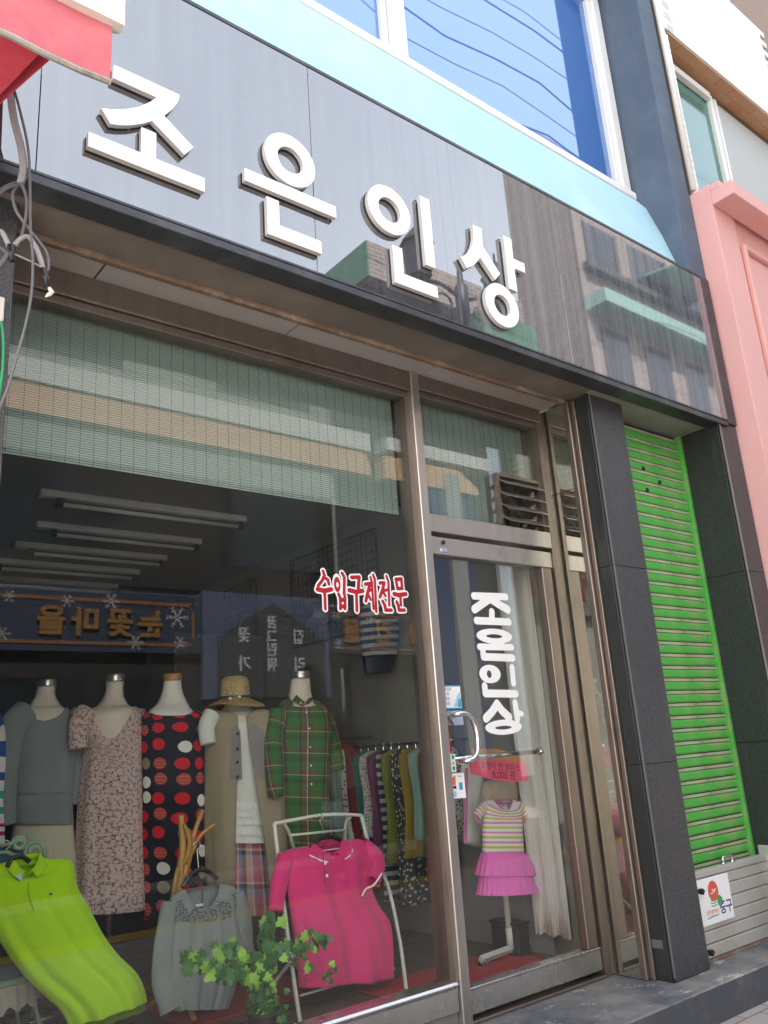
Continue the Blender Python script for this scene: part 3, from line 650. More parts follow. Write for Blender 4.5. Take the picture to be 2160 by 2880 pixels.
st = thing('small_label', 'tiny white label above the voucher sticker on the door', 'sticker', (2.69, -.006, 1.42))
part('sheet', flat(2.676, 2.700, 1.408, 1.432, -.0056), 'sticker_white', st)
q = text_mb('점', .016, (2.678, -.0060, 1.413)); part('lettering', q, 'ink_blue', st)
st = thing('red_sticker', 'tall red and white sticker below the door handle', 'sticker', (2.69, -.006, 1.12))
part('sheet', MB().poly([(2.676, -.0056, 1.105), (2.709, -.0056, 1.095), (2.709, -.0056, 1.125), (2.702, -.0056, 1.215), (2.676, -.0056, 1.225)]), 'red_paint', st)
part('panel', MB().poly([(2.678, -.006, 1.125), (2.700, -.006, 1.122), (2.697, -.006, 1.208), (2.678, -.006, 1.215)]), 'sticker_white', st)
tx = MB()
for i, s in enumerate('가맹점포'):
    q = text_mb(s, .018, (2.679, -.0063, 1.192-i*.021)); tx.add(q.v, q.f)
part('lettering', tx, 'red_paint', st)
st = thing('card_sticker', 'white card sticker with red and green letter blocks on the door', 'sticker', (2.70, -.006, 1.05))
part('sheet', flat(2.676, 2.730, 1.012, 1.090, -.0056, -.002), 'sticker_white', st)
for x0, x1, z0, z1, mt in ((2.683, 2.699, 1.066, 1.084, 'red_paint'), (2.683, 2.699, 1.018, 1.034, 'red_paint'), (2.684, 2.697, 1.044, 1.056, 'red_paint'), (2.707, 2.723, 1.066, 1.084, 'sticker_green'), (2.707, 2.723, 1.018, 1.034, 'sticker_green')):
    part('mark', flat(x0, x1, z0, z1, -.006), mt, st)
q = text_mb('B', .02, (2.708, -.006, 1.042), bold=.0006); part('lettering', q, 'sticker_green', st)
st = thing('payment_sticker', 'white payment sticker with orange and blue picture on the door', 'sticker', (2.72, -.006, .95))
part('sheet', flat(2.676, 2.775, .895, 1.005, -.0056, -.002), 'sticker_white', st)
part('picture', MB().poly([(2.680, -.006, .955), (2.718, -.006, .952), (2.720, -.006, .995), (2.70, -.006, .985), (2.682, -.006, .998)]), 'sticker_orange', st)
part('picture', MB().poly([(2.680, -.006, .905), (2.718, -.006, .902), (2.716, -.006, .930), (2.700, -.006, .922), (2.682, -.006, .935)]), 'skyblue', st)
part('picture', MB().poly([(2.682, -.006, .940), (2.720, -.006, .936), (2.720, -.006, .950), (2.690, -.006, .948)]), 'ink', st)
part('mark', flat(2.738, 2.760, .930, .962, -.006), 'sticker_blue', st)
q = text_mb('CARD', .010, (2.735, -.006, .985)); part('lettering', q, 'ink', st)

# ---------------------------------------------------------------- roller shutter
sh = thing('roller_shutter', 'closed green slatted roller shutter between the two pillars', 'shutter', (4.37, -.2, .05))
prof = [(-.209, .0), (-.2135, .002), (-.2165, .012), (-.2165, .033), (-.2145, .0462), (-.2090, .0476), (-.2090, .0490), (-.2138, .0500), (-.2142, .0655), (-.2090, .0670), (-.209, .0696)]
sm = MB(); x0, x1 = 3.97, 4.752
for x in (x0, x1): sm.v += [(x, y, z) for y, z in prof]
npf = len(prof); sm.f = [(i, i+1, npf+i+1, npf+i) for i in range(npf-1)]
slat = mesh('slat', sm, 'shutter_green', False); slat.materials.append(MATS['shutter_pale']); slat.materials.append(MATS['black'])
for i, f in enumerate(slat.polygons): f.material_index = 0 if i < 4 else (2 if i in (4, 5, 8, 9) else 1)
for k in range(42):
    part('slat', slat, None, sh, loc=(0, 0, .02+k*.0697))
part('guide_rail', B(4.753, 4.784, -.235, -.19, .02, 2.97, .003), 'shutter_green', sh)
part('bottom_bar', B(3.97, 4.752, -.222, -.195, .0015, .019), 'shutter_pale', sh)
hl = MB()
for x, z in ((4.314, 2.683), (4.468, 2.616), (4.318, 2.544), (4.162, 2.609)): hl.box(x-.019, x+.019, -.2185, -.2095, z-.0135, z+.0135, .004)
part('peep_hole', hl, 'black', sh)
part('backing', B(3.97, 4.784, -.19, -.18, .002, 2.97), 'black', sh)

# ---------------------------------------------------------------- flood gate of stacked boards with city sticker
ga = thing('flood_gate', 'low aluminium flood barrier of stacked boards with city sticker', 'barrier', (4.4, -.3, 0))
zs = [.018, .083, .143, .207, .271, .335, .39]
for a, b in zip(zs[:-1], zs[1:]):
    part('board', B(4.022, 4.765, -.300, -.272, a+.002, b-.002, .004), 'aluminium', ga)
part('top_rail', MB().box(4.012, 4.775, -.306, -.268, .3905, .425, .004), 'aluminium', ga)
part('side_channel', MB().box(4.004, 4.0215, -.308, -.266, .004, .39, .003), 'aluminium', ga)
part('side_channel', MB().box(4.7655, 4.783, -.33, -.262, .004, .47, .004), 'aluminium', ga)
part('rubber_seal', B(4.022, 4.765, -.296, -.276, .002, .0175), 'brown_wood_trim', ga)
part('handle', MB().tube(smoothpath([(4.345, -.29, .425), (4.345, -.29, .452), (4.36, -.29, .46), (4.42, -.29, .46), (4.435, -.29, .452), (4.435, -.29, .425)], 4), .006, 8).box(4.33, 4.36, -.30, -.28, .4255, .432).box(4.42, 4.45, -.30, -.28, .4255, .432), 'chrome', ga, True)
for z in (.336, .056):
    part('knob', MB().tube([(4.0, -.30, z), (4.045, -.325, z)], .005, 8).tube([(4.043, -.309, z), (4.043, -.333, z)], [.012, .016], 8).tube([(4.031, -.333, z), (4.055, -.333, z+.002)], .007, 6).tube([(4.043, -.333, z-.012), (4.043, -.333, z+.012)], .007, 6), 'black_plastic', ga)
cs = thing('city_sticker', 'white square sticker with red sun emblem on the flood barrier', 'sticker', (4.19, -.301, .28))
YS = -.3066
part('sheet', MB().box(4.036, 4.340, -.3062, -.3055, .170, .386), 'sticker_white', cs)
part('sun', MB().disc_xz(4.178, .318, .047, YS, 28, .049), 'sun_red', cs)
bd = MB()
for (cx, cz, s) in ((4.184, .318, .022), (4.162, .308, .013)):
    bd.poly([(cx-s, YS-.0004, cz+.006*s/.02), (cx-.4*s, YS-.0004, cz+.010*s/.02), (cx, YS-.0004, cz), (cx+.5*s, YS-.0004, cz+.010*s/.02), (cx+s, YS-.0004, cz+.005*s/.02), (cx+.4*s, YS-.0004, cz-.001), (cx, YS-.0004, cz-.010*s/.02), (cx-.5*s, YS-.0004, cz+.002)])
part('bird', bd, 'sticker_white', cs)
wv = MB()
for i in range(4):
    z = .284-i*.0125
    for k in range(7):
        xa = 4.140+k*.008; za = z+.003*math.sin(k*1.4); zb = z+.003*math.sin((k+1)*1.4)
        wv.poly([(xa, YS-.0003, za), (xa+.008, YS-.0003, zb), (xa+.008, YS-.0003, zb+.005), (xa, YS-.0003, za+.005)])
part('wave', wv, 'leaf_green', cs)
part('tree', decal([([(4.226, .262), (4.226, .28)], .014), ([(4.216, .272), (4.238, .270)], .014), ([(4.218, .250), (4.210, .262)], .009)], [], YS-.0002, 0, .002), 'leaf_green', cs)
part('lettering', text_mb('인천광역시', .026, (4.085, YS, .214), shear=.2, bold=.0004), 'sun_red', cs)
part('lettering', text_mb('중구', .066, (4.215, YS, .208), bold=.0016), 'ink_blue', cs)
part('swoosh', MB().poly([(4.085, YS, .196), (4.12, YS, .199), (4.20, YS, .203), (4.21, YS, .206), (4.15, YS, .2075), (4.10, YS, .203)]), 'leaf_green', cs)

# ---------------------------------------------------------------- neighbour on the right: pink ground floor, pale tiled upper floor
pk = thing('pink_building', 'salmon pink painted shopfront with projecting cornice at right edge', 'building', (6.5, -.5, 0))
part('side_wall', B(5.02, 5.30, -.635, .3, -.15, 4.77, .004), 'pink_stucco', pk)
part('wall', B(5.301, 9.0, -.605, .3, -.15, 4.73), 'pink_stucco', pk)
part('pilaster', MB().box(5.022, 5.3005, -.640, -.6355, -.149, 2.92, .002), 'pink_stucco', pk)
part('cornice', MB().box(5.0185, 9.0, -.794, -.6355, 4.598, 4.705, .004).box(5.0195, 9.0, -.71, -.6355, 4.7055, 4.757, .003), 'pink_stucco', pk)
fp = MB()
for x0, x1 in ((5.42, 6.6), (6.9, 8.1)):
    fp.box(x0-.05, x0-.012, -.640, -.6055, .9, 4.42, .006).box(x1+.012, x1+.05, -.640, -.6055, .9, 4.42, .006).box(x0-.0115, x1+.0115, -.640, -.6055, 4.382, 4.42, .006)
part('moulding', fp, 'pink_stucco', pk)
part('edge_strip', B(4.987, 5.0175, -.49, .3, -.15, 4.78), 'navy_wall', pk)

tb = thing('tiled_building', 'pale tiled upper storey with recessed window above pink shopfront', 'building', (6.5, -.4, 4.77))
core = MB().box(5.06, 5.149, -.49, .3, 4.771, 9.2).box(5.1492, 9.0, -.49, .3, 6.30, 7.45).box(5.1492, 9.0, -.335, .3, 4.771, 6.2995)
core.box(5.1492, 7.05, -.49, .3, 7.4505, 9.2).box(7.0505, 9.0, -.30, .3, 7.4505, 9.2)
part('wall', core, 'mortar', tb)
tile = mesh('tile', B(0, .198, -.504, -.4905, 0, .058, .002), 'white_tile')
tile_s = mesh('tile', B(0, .086, -.504, -.4905, 0, .058, .002), 'white_tile')
n_tile = 0
for r in range(66):
    z = 4.80+r*.061
    xx = 5.061
    if z < 6.25:
        part('tile', tile_s, None, tb, loc=(5.061, 0, z)); n_tile += 1
    elif z > 6.285 and z < 7.40:
        for c in range(10):
            part('tile', tile, None, tb, loc=(5.061+c*.2005-(.1 if r % 2 and c else 0), 0, z)); n_tile += 1
    elif z >= 7.40 and z < 8.6:
        for c in range(7 if n_tile < 290 else 0):
            part('tile', tile, None, tb, loc=(5.061+c*.2005, 0, z)); n_tile += 1
bt = mesh('soffit_tile', B(0, .196, -.505, -.42, 6.286, 6.2985, .002), 'brown_tile')
bt2 = mesh('soffit_tile', B(0, .196, -.4185, -.336, 6.286, 6.2985, .002), 'brown_tile')
for c in range(11):
    part('soffit_tile', bt, None, tb, loc=(5.151+c*.1985, 0, 0)); part('soffit_tile', bt2, None, tb, loc=(5.151+c*.1985-(.0 if c == 0 else .09), 0, -.0006))
w2 = part('window', MB().box(5.15, 8.9, -.345, -.3355, 6.225, 6.285, .002).box(5.15, 8.9, -.345, -.3355, 4.772, 4.85, .002), 'frame_brown', tb, label='recessed sliding window with teal glass')
part('frame', MB().box(5.93, 5.985, -.375, -.3355, 4.852, 6.222, .003).box(6.02, 6.055, -.372, -.3355, 4.852, 6.222, .003).box(5.152, 5.925, -.39, -.346, 6.16, 6.22, .003), 'white_frame', w2)
part('pane', B(5.152, 5.93, -.343, -.336, 4.852, 6.22), 'teal_glass', w2)
part('pane', B(6.056, 8.9, -.350, -.336, 4.852, 6.22), 'grey_panel', w2)
dp = solo('drain_pipe', MB().tube([(5.022, -.525, 4.79), (5.022, -.525, 9.2)], .022, 12).tube([(5.048, -.50, 4.79), (5.048, -.50, 9.2)], .012, 8), 'white_frame', 'thin white drain pipe running down between navy pillar and pale tiled wall', 'pipe', True)

# ---------------------------------------------------------------- red awning of the left neighbour
aw = thing('red_awning', 'faded red fabric awning with frayed edge at the upper left', 'awning', (-.4, -.8, 3.0))
va = MB(); nx = 26; pts = []
for i in range(nx+1):
    u = i/nx; x = .648-2.2*u
    wob = .003*math.sin(u*37)
    pts += [(x, -1.10+wob, 3.135), (x, -1.106+wob*1.6, 3.02), (x, -1.10+wob*2, 2.918)]
va.v = pts
for i in range(nx):
    for k in range(2): va.f.append((3*i+k, 3*i+k+1, 3*i+4+k, 3*i+3+k))
part('valance', va, 'awning_faded', aw, True)
part('trim', MB().tube([(p[0], p[1]-.004, p[2]-.006+.0012*math.sin(i*2.1)) for i, p in enumerate(pts[2::3])], .009, 7), 'awning_trim', aw)
part('canopy', MB().add([(.646, -1.098, 3.137), (-1.6, -1.098, 3.137), (-1.6, -.52, 3.52), (.50, -.52, 3.52)], [(0, 1, 2, 3)]), 'awning_red', aw)
part('side_flap', MB().add([(.50, -1.09, 2.925), (.50, -1.09, 3.12), (.44, -.53, 3.50), (.40, -.72, 2.93)], [(0, 1, 2, 3)]).add([(.47, -1.09, 2.925), (.40, -.78, 2.925), (-1.6, -.78, 2.925), (-1.6, -1.09, 2.925)], [(0, 1, 2, 3)]), 'awning_red', aw)
part('gutter', MB().prism_yz([(-1.125, 3.105), (-1.09, 3.105), (-1.04, 3.15), (-1.04, 3.25), (-1.125, 3.25)], -1.6, .675), 'white_frame', aw)
part('batten', MB().tube([(.64, -1.112, 3.125), (.3, -1.115, 3.13), (-1.6, -1.112, 3.13)], .013, 8), 'awning_trim', aw)
part('bracket', MB().tube([(-.9, -1.08, 3.12), (-.9, -.525, 3.2)], .012, 8), 'black', aw)

# ---------------------------------------------------------------- cables at the left pillar
cb = thing('cable_bundle', 'tangle of grey and black cables taped together at left pillar', 'cables', (.6, -.6, 2.6))
Yc = -.60
def cpath(p, k=7): return smoothpath(p, k)
part('sleeve', MB().tube(cpath([(0.504, -0.62, 3.192), (0.52, -0.62, 3.092), (0.546, -0.62, 2.998), (0.558, -0.62, 2.925), (0.553, -0.62, 2.865)]), .0115, 10), 'cable_light', cb, True)
part('cable', MB().tube(cpath([(0.512, -0.63, 3.195), (0.538, -0.63, 3.107), (0.564, -0.63, 3), (0.576, -0.63, 2.887), (0.587, -0.63, 2.714), (0.599, -0.63, 2.595), (0.6, -0.63, 2.487), (0.588, -0.63, 2.377), (0.567, -0.63, 2.258), (0.549, -0.63, 2.165), (0.519, -0.63, 2.062)]), .0042, 8), 'cable_grey', cb, True)
part('cable', MB().tube(cpath([(0.553, -0.62, 2.868), (0.572, -0.62, 2.821), (0.577, -0.61, 2.772), (0.571, -0.6, 2.701), (0.557, -0.6, 2.652)]), .0050, 8), 'cable_grey', cb, True)
part('cable', MB().tube(cpath([(0.551, -0.61, 2.869), (0.537, -0.6, 2.832), (0.549, -0.6, 2.78), (0.578, -0.6, 2.741), (0.622, -0.6, 2.694), (0.646, -0.6, 2.663), (0.653, -0.6, 2.618), (0.647, -0.6, 2.597)]), .0050, 8), 'cable_grey', cb, True)
part('cable', MB().tube(cpath([(0.551, -0.6, 2.656), (0.568, -0.6, 2.684), (0.588, -0.6, 2.699), (0.61, -0.6, 2.677), (0.626, -0.6, 2.643), (0.638, -0.6, 2.606), (0.65, -0.6, 2.573)]), [.0078]*43, 8), 'cable_light', cb, True)
part('cable', MB().tube(cpath([(0.49, -0.6, 2.682), (0.513, -0.6, 2.688), (0.528, -0.6, 2.666), (0.54, -0.6, 2.639), (0.548, -0.6, 2.612)]), .0078, 8), 'cable_light', cb, True)
part('cable', MB().tube(cpath([(0.481, -0.61, 2.784), (0.518, -0.61, 2.837), (0.554, -0.61, 2.867)]), .0050, 8).tube(cpath([(0.482, -0.6, 2.809), (0.525, -0.6, 2.859), (0.554, -0.6, 2.882)]), .0045, 8), 'cable_grey', cb, True)
part('cable', MB().tube(cpath([(0.482, -0.6, 2.643), (0.517, -0.6, 2.631), (0.543, -0.6, 2.614)]), .0045, 8).tube(cpath([(0.489, -0.6, 2.526), (0.52, -0.6, 2.584), (0.542, -0.6, 2.634)]), .0075, 8), 'cable_grey', cb, True)
part('tape', MB().tube([(0.54, -0.604, 2.65), (0.547, -0.604, 2.597)], [.011, .009], 9).tube([(0.635, -0.604, 2.603), (0.654, -0.604, 2.544)], [.010, .0095], 9), 'black_plastic', cb, True)
part('tie', MB().tube(cpath([(0.551, -0.606, 2.622), (0.577, -0.606, 2.618), (0.613, -0.606, 2.611), (0.637, -0.606, 2.603)]), .0028, 6), 'cable_light', cb)
part('bare_end', MB().tube([(0.656, -0.604, 2.545), (0.666, -0.604, 2.531), (0.658, -0.604, 2.521), (0.648, -0.604, 2.509)], [.005, .008, .007, .002], 7), 'tape_white', cb)
gw = thing('green_wire', 'green wire running down from a small white junction box', 'wire', (.58, -.37, 2.4))
part('wire', MB().tube(cpath([(0.581, -0.375, 2.515), (0.591, -0.375, 2.449), (0.594, -0.375, 2.35), (0.588, -0.375, 2.252), (0.578, -0.375, 2.155)]), .0045, 8), 'cable_green', gw, True)
part('box', B(.545, .586, -.385, -.3585, 2.515, 2.60, .004), 'tape_white', gw)

# ---------------------------------------------------------------- blinds and exhaust fan in the upper panes
def blind(name, x0, x1, z0, z1, label, y=.075):
    bl = thing(name, label, 'blind', ((x0+x1)/2, y, z1), 'pale green slatted blinds')
    m = MB(); z = z0
    while z < z1:
        m.box(x0, x1, y-.0012, y+.0012, z, z+.0072); z += .0100
    part('slats', m, 'blind_green', bl, kind='stuff')
    c = MB(); x = x0+.02
    while x < x1:
        c.box(x-.0008, x+.0008, y-.0024, y-.0014, z0, z1); x += .053
    part('cord', c, 'cable_grey', bl, kind='stuff')
t = NT('blind_green'); b = t.bsdf((.42, .52, .485), .6); tl = t.new('ShaderNodeBsdfTranslucent'); tl.inputs[0].default_value = (.42, .54, .5, 1)
mx = t.new('ShaderNodeMixShader'); mx.inputs[0].default_value = .35; t.link(b.outputs[0], mx.inputs[1]); t.link(tl.outputs[0], mx.inputs[2]); t.link(mx.outputs[0], t.out.inputs[0])
blind('blind', .60, 2.565, 2.243, 2.90, 'wide pale green slatted blind behind the display window')
blind('blind', 2.66, 3.215, 2.235, 2.90, 'narrow pale green slatted blind above the glass door')
blind('blind', 3.22, 3.56, 2.545, 2.90, 'short pale green blind above the exhaust fan', .082)
fan = thing('exhaust_fan', 'dusty exhaust fan behind tilted metal louvres above the door', 'fan', (3.38, .0, 2.25))
part('housing', MB().box(3.205, 3.225, -.02, .16, 2.235, 2.54).box(3.545, 3.562, -.02, .16, 2.235, 2.54).box(3.2255, 3.5445, -.02, .16, 2.522, 2.54).box(3.2255, 3.5445, .13, .16, 2.2352, 2.5215), 'frame_brown', fan)
for z in (2.468, 2.398, 2.328, 2.258):
    part('louvre', MB().add([(3.222, -.062, z), (3.548, -.062, z), (3.548, -.012, z+.036), (3.222, -.012, z+.036), (3.222, -.062, z+.003), (3.548, -.062, z+.003), (3.548, -.012, z+.039), (3.222, -.012, z+.039)], [(0, 3, 2, 1), (4, 5, 6, 7), (0, 1, 5, 4), (2, 3, 7, 6), (1, 2, 6, 5), (0, 4, 7, 3)]), 'frame_metal', fan)
bl = MB()
for k in range(5):
    a = 2*math.pi*k/5; c, s_ = math.cos(a), math.sin(a); c2, s2 = math.cos(a+.75), math.sin(a+.75)
    bl.add([(3.385+.03*c, .05, 2.385+.03*s_), (3.385+.13*c, .04, 2.385+.13*s_), (3.385+.125*c2, .075, 2.385+.125*s2), (3.385+.03*c2, .065, 2.385+.03*s2)], [(0, 1, 2, 3)])
part('blade', bl, 'black', fan); part('hub', MB().sphere((3.385, .05, 2.385), .038, 14, 8, (1, .5, 1)), 'frame_brown', fan, True)

# ---------------------------------------------------------------- the street opposite (seen mirrored in glass and fascia)
plain('opp_wall', (.22, .235, .22), .85, 0, .15, 1.5, .1); plain('opp_shop', (.018, .015, .014), .6, 0, .4, 2)
plain('opp_blue', (.075, .09, .15), .6, 0, .1, 3); plain('opp_navy', (.024, .034, .062), .55, 0, .1)
plain('opp_gold', (.25, .125, .035), .45, 0, .15); plain('opp_brown', (.20, .09, .035), .55); plain('opp_white', (.42, .42, .42), .5)
plain('opp_orange', (.52, .31, .20), .7, 0, .06, 3); plain('opp_green', (.03, .105, .06), .6, 0, .1, 3); plain('opp_slate', (.035, .042, .046), .7)
plain('opp_glass', (.02, .025, .03), .08, spec=.8); plain('iron', (.02, .022, .028), .5, .4); plain('opp_grey', (.26, .27, .28), .8); plain('mint', (.16, .28, .25), .6)
t = NT('opp_brick'); v = t.coord('Object'); mp = t.new('ShaderNodeMapping'); mp.inputs['Rotation'].default_value = (R(90), 0, 0); t.link(v, mp.inputs[0])
br = t.new('ShaderNodeTexBrick'); t.link(mp.outputs[0], br.inputs['Vector']); br.inputs['Scale'].default_value = 1.0; br.inputs['Brick Width'].default_value = .24; br.inputs['Row Height'].default_value = .08; br.inputs['Mortar Size'].default_value = .008
br.inputs['Color1'].default_value = (.16, .125, .112, 1); br.inputs['Color2'].default_value = (.12, .10, .09, 1); br.inputs['Mortar'].default_value = (.24, .225, .21, 1)
t.bsdf(br.outputs[0], .85)
YO = -7.0; plain('ledge_white', (.52, .52, .51), .7, 0, .15, 2); plain('deep_blue', (.012, .035, .13), .5)
A = thing('opposite_building', 'low building across the street with orange awning, seen mirrored in window', 'building', (0, YO-2, -.15))
part('wall', B(1.6, 7.2, YO-5, YO, -.15, 6.75), 'opp_wall', A)
part('shopfront', B(1.62, 7.1, YO+.001, YO+.06, -.15, 2.45), 'opp_shop', A)
part('upper_band', B(1.62, 7.1, YO+.001, YO+.05, 3.32, 4.9), 'opp_shop', A)
part('ledge', B(1.6, 7.9, YO+.001, YO+.10, 5.80, 6.10), 'ledge_white', A); part('ledge', B(8.25, 10.65, YO-.24, YO+.10, 5.90, 6.13), 'ledge_white', A)
for xa, xb in ((1.6, 7.9), (8.2, 9.98)):
    part('awning', MB().prism_xz([(xa, 5.40), (xb+.35*(xb > 9), 5.40), (xb+.35*(xb > 9), 5.52), (xb-.1, 5.795), (xa, 5.795)], YO+.07, YO-.2), 'opp_orange', A)
for x in (1.9, 3.6, 5.3):
    part('shop_window', B(x, x+1.5, YO+.061, YO+.07, .1, 2.2), 'opp_glass', A)
for x in (2.2, 5.2):
    part('window', B(x, x+1.6, YO+.051, YO+.06, 3.7, 4.8), 'opp_glass', A)
    part('window', B(x, x+1.6, YO+.002, YO+.02, 6.3, 6.6), 'opp_glass', A)
W_ = thing('bounce_building', 'unseen cream building added across the street to bounce sunlight into the shop', 'building', (-6, YO-2, -.15))  # added out of view as a pale sunlit reflector for the display
plain('bounce_cream', (.62, .61, .58), .8, 0, .06, 1.5)
part('wall', B(-22, 1.59, YO-5, YO, -.15, 8.2), 'bounce_cream', W_)
for x in (-20, -16.5, -13, -9.5, -2.5, .2):
    for z in (4.6, 6.6): part('window', B(x, x+1.1, YO+.001, YO+.03, z, z+1.2), 'opp_glass', W_)
for x in (-19, -14, -9, -3.0): part('door', B(x, x+1.0, YO+.001, YO+.03, -.14, 2.0), 'opp_shop', W_)
def osign(name, label, x0, x1, z0, z1, base):
    s = thing(name, label, 'sign', ((x0+x1)/2, YO+.1, z0))
    part('board', B(x0, x1, YO+.0605, YO+.16, z0, z1, .01), base, s); return s
def snow(x, z, r, y):
    m = MB()
    for k in range(6):
        a = k*math.pi/3; c, s_ = math.cos(a), math.sin(a); nx_, nz_ = -s_, c
        def q(u, w): return (x+c*u+nx_*w, y, z+s_*u+nz_*w)
        m.poly([q(0, -.07*r), q(r, -.07*r), q(r, .07*r), q(0, .07*r)])
        for u in (.5, .8):
            for d in (-1, 1): m.poly([q(u*r, 0), q(u*r+.08*r, 0), q(u*r+.26*r, d*.22*r), q(u*r+.18*r, d*.22*r)])
    return m
s1 = osign('blue_sign', 'dark blue shop sign with gold letters and snowflakes, mirrored in window', .4, 4.87, 2.47, 3.22, 'opp_navy')
part('trim', MB().box(.5, 4.70, YO+.161, YO+.17, 3.07, 3.115).box(.5, 4.70, YO+.161, YO+.17, 2.56, 2.60).box(4.72, 4.76, YO+.161, YO+.17, 2.66, 3.0), 'opp_brown', s1)
for ch, xv in zip('눈꽃마을', (4.16, 3.78, 3.37, 2.97)):
    part('letter', text_mb(ch, .36, (xv+.16, YO+.165, 2.70), (-1, 0, 0), (0, 0, 1), .03, bold=.012), 'opp_gold', s1)
for x, z, r in ((4.52, 2.93, .14), (4.56, 2.61, .085), (3.98, 2.60, .095), (3.66, 3.09, .10), (3.14, 3.06, .075), (2.50, 3.08, .075), (2.45, 2.66, .08), (2.99, 2.66, .04)):
    part('snowflake', snow(x, z, r, YO+.172), 'opp_white', s1)
s2 = osign('house_sign', 'dark sign with a house shape and white characters, mirrored in window', 4.88, 6.86, 1.9, 3.30, 'opp_blue')
part('house', MB().prism_xz([(5.08, 1.92), (6.76, 1.92), (6.76, 2.70), (5.92, 3.20), (5.08, 2.68)], YO+.161, YO+.18), 'opp_slate', s2)
for body, x, z, sz in (('집', 6.42, 2.66, .26), ('꿈', 5.98, 2.86, .22), ('그', 5.98, 2.66, .24), ('린', 5.98, 2.48, .24), ('뭐', 5.98, 2.28, .24), ('꽃', 5.56, 2.66, .26), ('리', 6.42, 2.28, .26), ('가', 5.56, 2.28, .26)):
    part('letter', text_mb(body, sz*.82, (x, YO+.182, z), (-1, 0, 0), (0, 0, 1), .004, bold=.006), 'opp_white', s2)
s3 = osign('purple_sign', 'second dark sign with gold letters beside the house sign', 6.87, 9.1, 2.52, 3.20, 'opp_navy')
part('trim', MB().box(6.9, 9.0, YO+.161, YO+.17, 3.08, 3.12).box(6.9, 9.0, YO+.161, YO+.17, 2.58, 2.62), 'opp_brown', s3)
for ch, xv in zip('물건몰', (8.5, 7.85, 7.25)):
    part('letter', text_mb(ch, .36, (xv+.16, YO+.165, 2.72), (-1, 0, 0), (0, 0, 1), .03, bold=.012), 'opp_gold', s3)
for x, z, r in ((7.0, 3.06, .08), (7.62, 3.05, .08), (7.02, 2.66, .08), (8.8, 2.68, .11)):
    part('snowflake', snow(x, z, r, YO+.172), 'opp_white', s3)
s4 = osign('cafe_sign', 'cafe sign with red script letters across the street', -6.6, -3.4, 3.33, 4.35, 'opp_grey')
part('letter', text_mb('Cafe R', .62, (-3.9, YO+.165, 3.62), (-1, 0, 0), (0, 0, 1), .01, shear=.45, bold=.004), 'red_paint', s4)
Bb = thing('green_gable_building', 'taller building across the street with brick front and green flank', 'building', (9.2, YO-2, -.15))
part('wall', B(7.35, 11.0, YO-5, YO-.25, -.15, 8.36), 'opp_slate', Bb)
part('parapet', B(7.36, 11.0, YO-5, YO, 8.361, 9.0), 'opp_brick', Bb)
part('flank', B(7.33, 7.3595, YO-5, YO, 8.361, 9.0), 'opp_green', Bb)
part('green_wall', B(9.6, 11.0, YO-.249, YO+.25, 6.9, 8.36), 'opp_green', Bb)
part('pillar', B(9.50, 9.85, YO-.249, YO+.1, -.15, 5.7), 'opp_grey', Bb)
part('banner', B(9.17, 9.49, YO-.249, YO+.02, 1.0, 5.6), 'deep_blue', Bb); part('banner', B(9.86, 10.1, YO-.249, YO+.02, 1.0, 5.6), 'deep_blue', Bb)
for x in (7.6, 8.6): part('window', B(x, x+.7, YO-.2495, YO-.23, 6.6, 8.0), 'opp_glass', Bb)
part('shopfront', B(7.4, 9.1, YO-.2495, YO-.1, -.15, 2.4), 'opp_shop', Bb)
Cc = thing('brick_building', 'tall brick building across the street with ribbon windows and green ledge', 'building', (14.5, YO-2, -.15))
part('wall', B(13.0, 26, YO-1.7, YO, -.15, 14.5), 'opp_brick', Cc)
part('window_band', B(13.3, 23, YO+.001, YO+.02, 10.6, 11.7), 'opp_glass', Cc)
for x in (14.4, 16.3, 18.8, 21.3): part('pier', B(x, x+.35, YO+.0205, YO+.08, 10.6, 11.7), 'opp_brick', Cc)
part('sill', B(13.1, 23, YO+.001, YO+.18, 10.45, 10.6), 'opp_slate', Cc)
part('ledge', B(13.0, 26, YO+.001, YO+.5, 9.45, 9.75), 'mint', Cc)
for k in range(8): part('window', B(13.4+k*1.5, 14.3+k*1.5, YO+.001, YO+.03, 7.0, 9.2), 'opp_glass', Cc)
part('shopfront', B(13.0, 26, YO+.001, YO+.06, -.15, 6.5), 'opp_shop', Cc)
part('canopy', MB().prism_yz([(YO+.02, 11.1), (YO+1.2, 10.9), (YO+1.2, 10.86), (YO+.02, 11.04)], 15.4, 17.5), 'mint', Cc)
# street lamp with scroll arms
sl = thing('street_lamp', 'black iron street lamp with scroll arms standing in the street', 'street lamp', (5.85, -3.64, -.15))
part('pole', MB().lathe([(.11, 0), (.11, .5), (.06, .7), (.045, 5.6), (.075, 5.62), (.075, 6.05), (.04, 6.1), (.03, 6.25), (.012, 6.4)], (5.85, -3.64, -.15), 14), 'iron', sl, True)
for d in (-1, 1):
    part('arm', MB().tube(smoothpath([(5.85, -3.64, 5.75), (5.85+d*.3, -3.64, 5.85), (5.85+d*.6, -3.64, 5.8)], 5), .022, 8), 'iron', sl, True)
    part('scroll', MB().tube([(5.85+d*(.25+(.16-.011*k)*math.cos(k*.45)), -3.64, 5.62+(.16-.011*k)*math.sin(k*.45)) for k in range(14)], .014, 6), 'iron', sl, True)
    part('lantern', MB().lathe([(.05, 0), (.13, .05), (.16, .42), (.19, .44), (.05, .62), (.015, .66), (.012, .76)], (5.85+d*.6, -3.64, 5.78), 8), 'iron', sl)
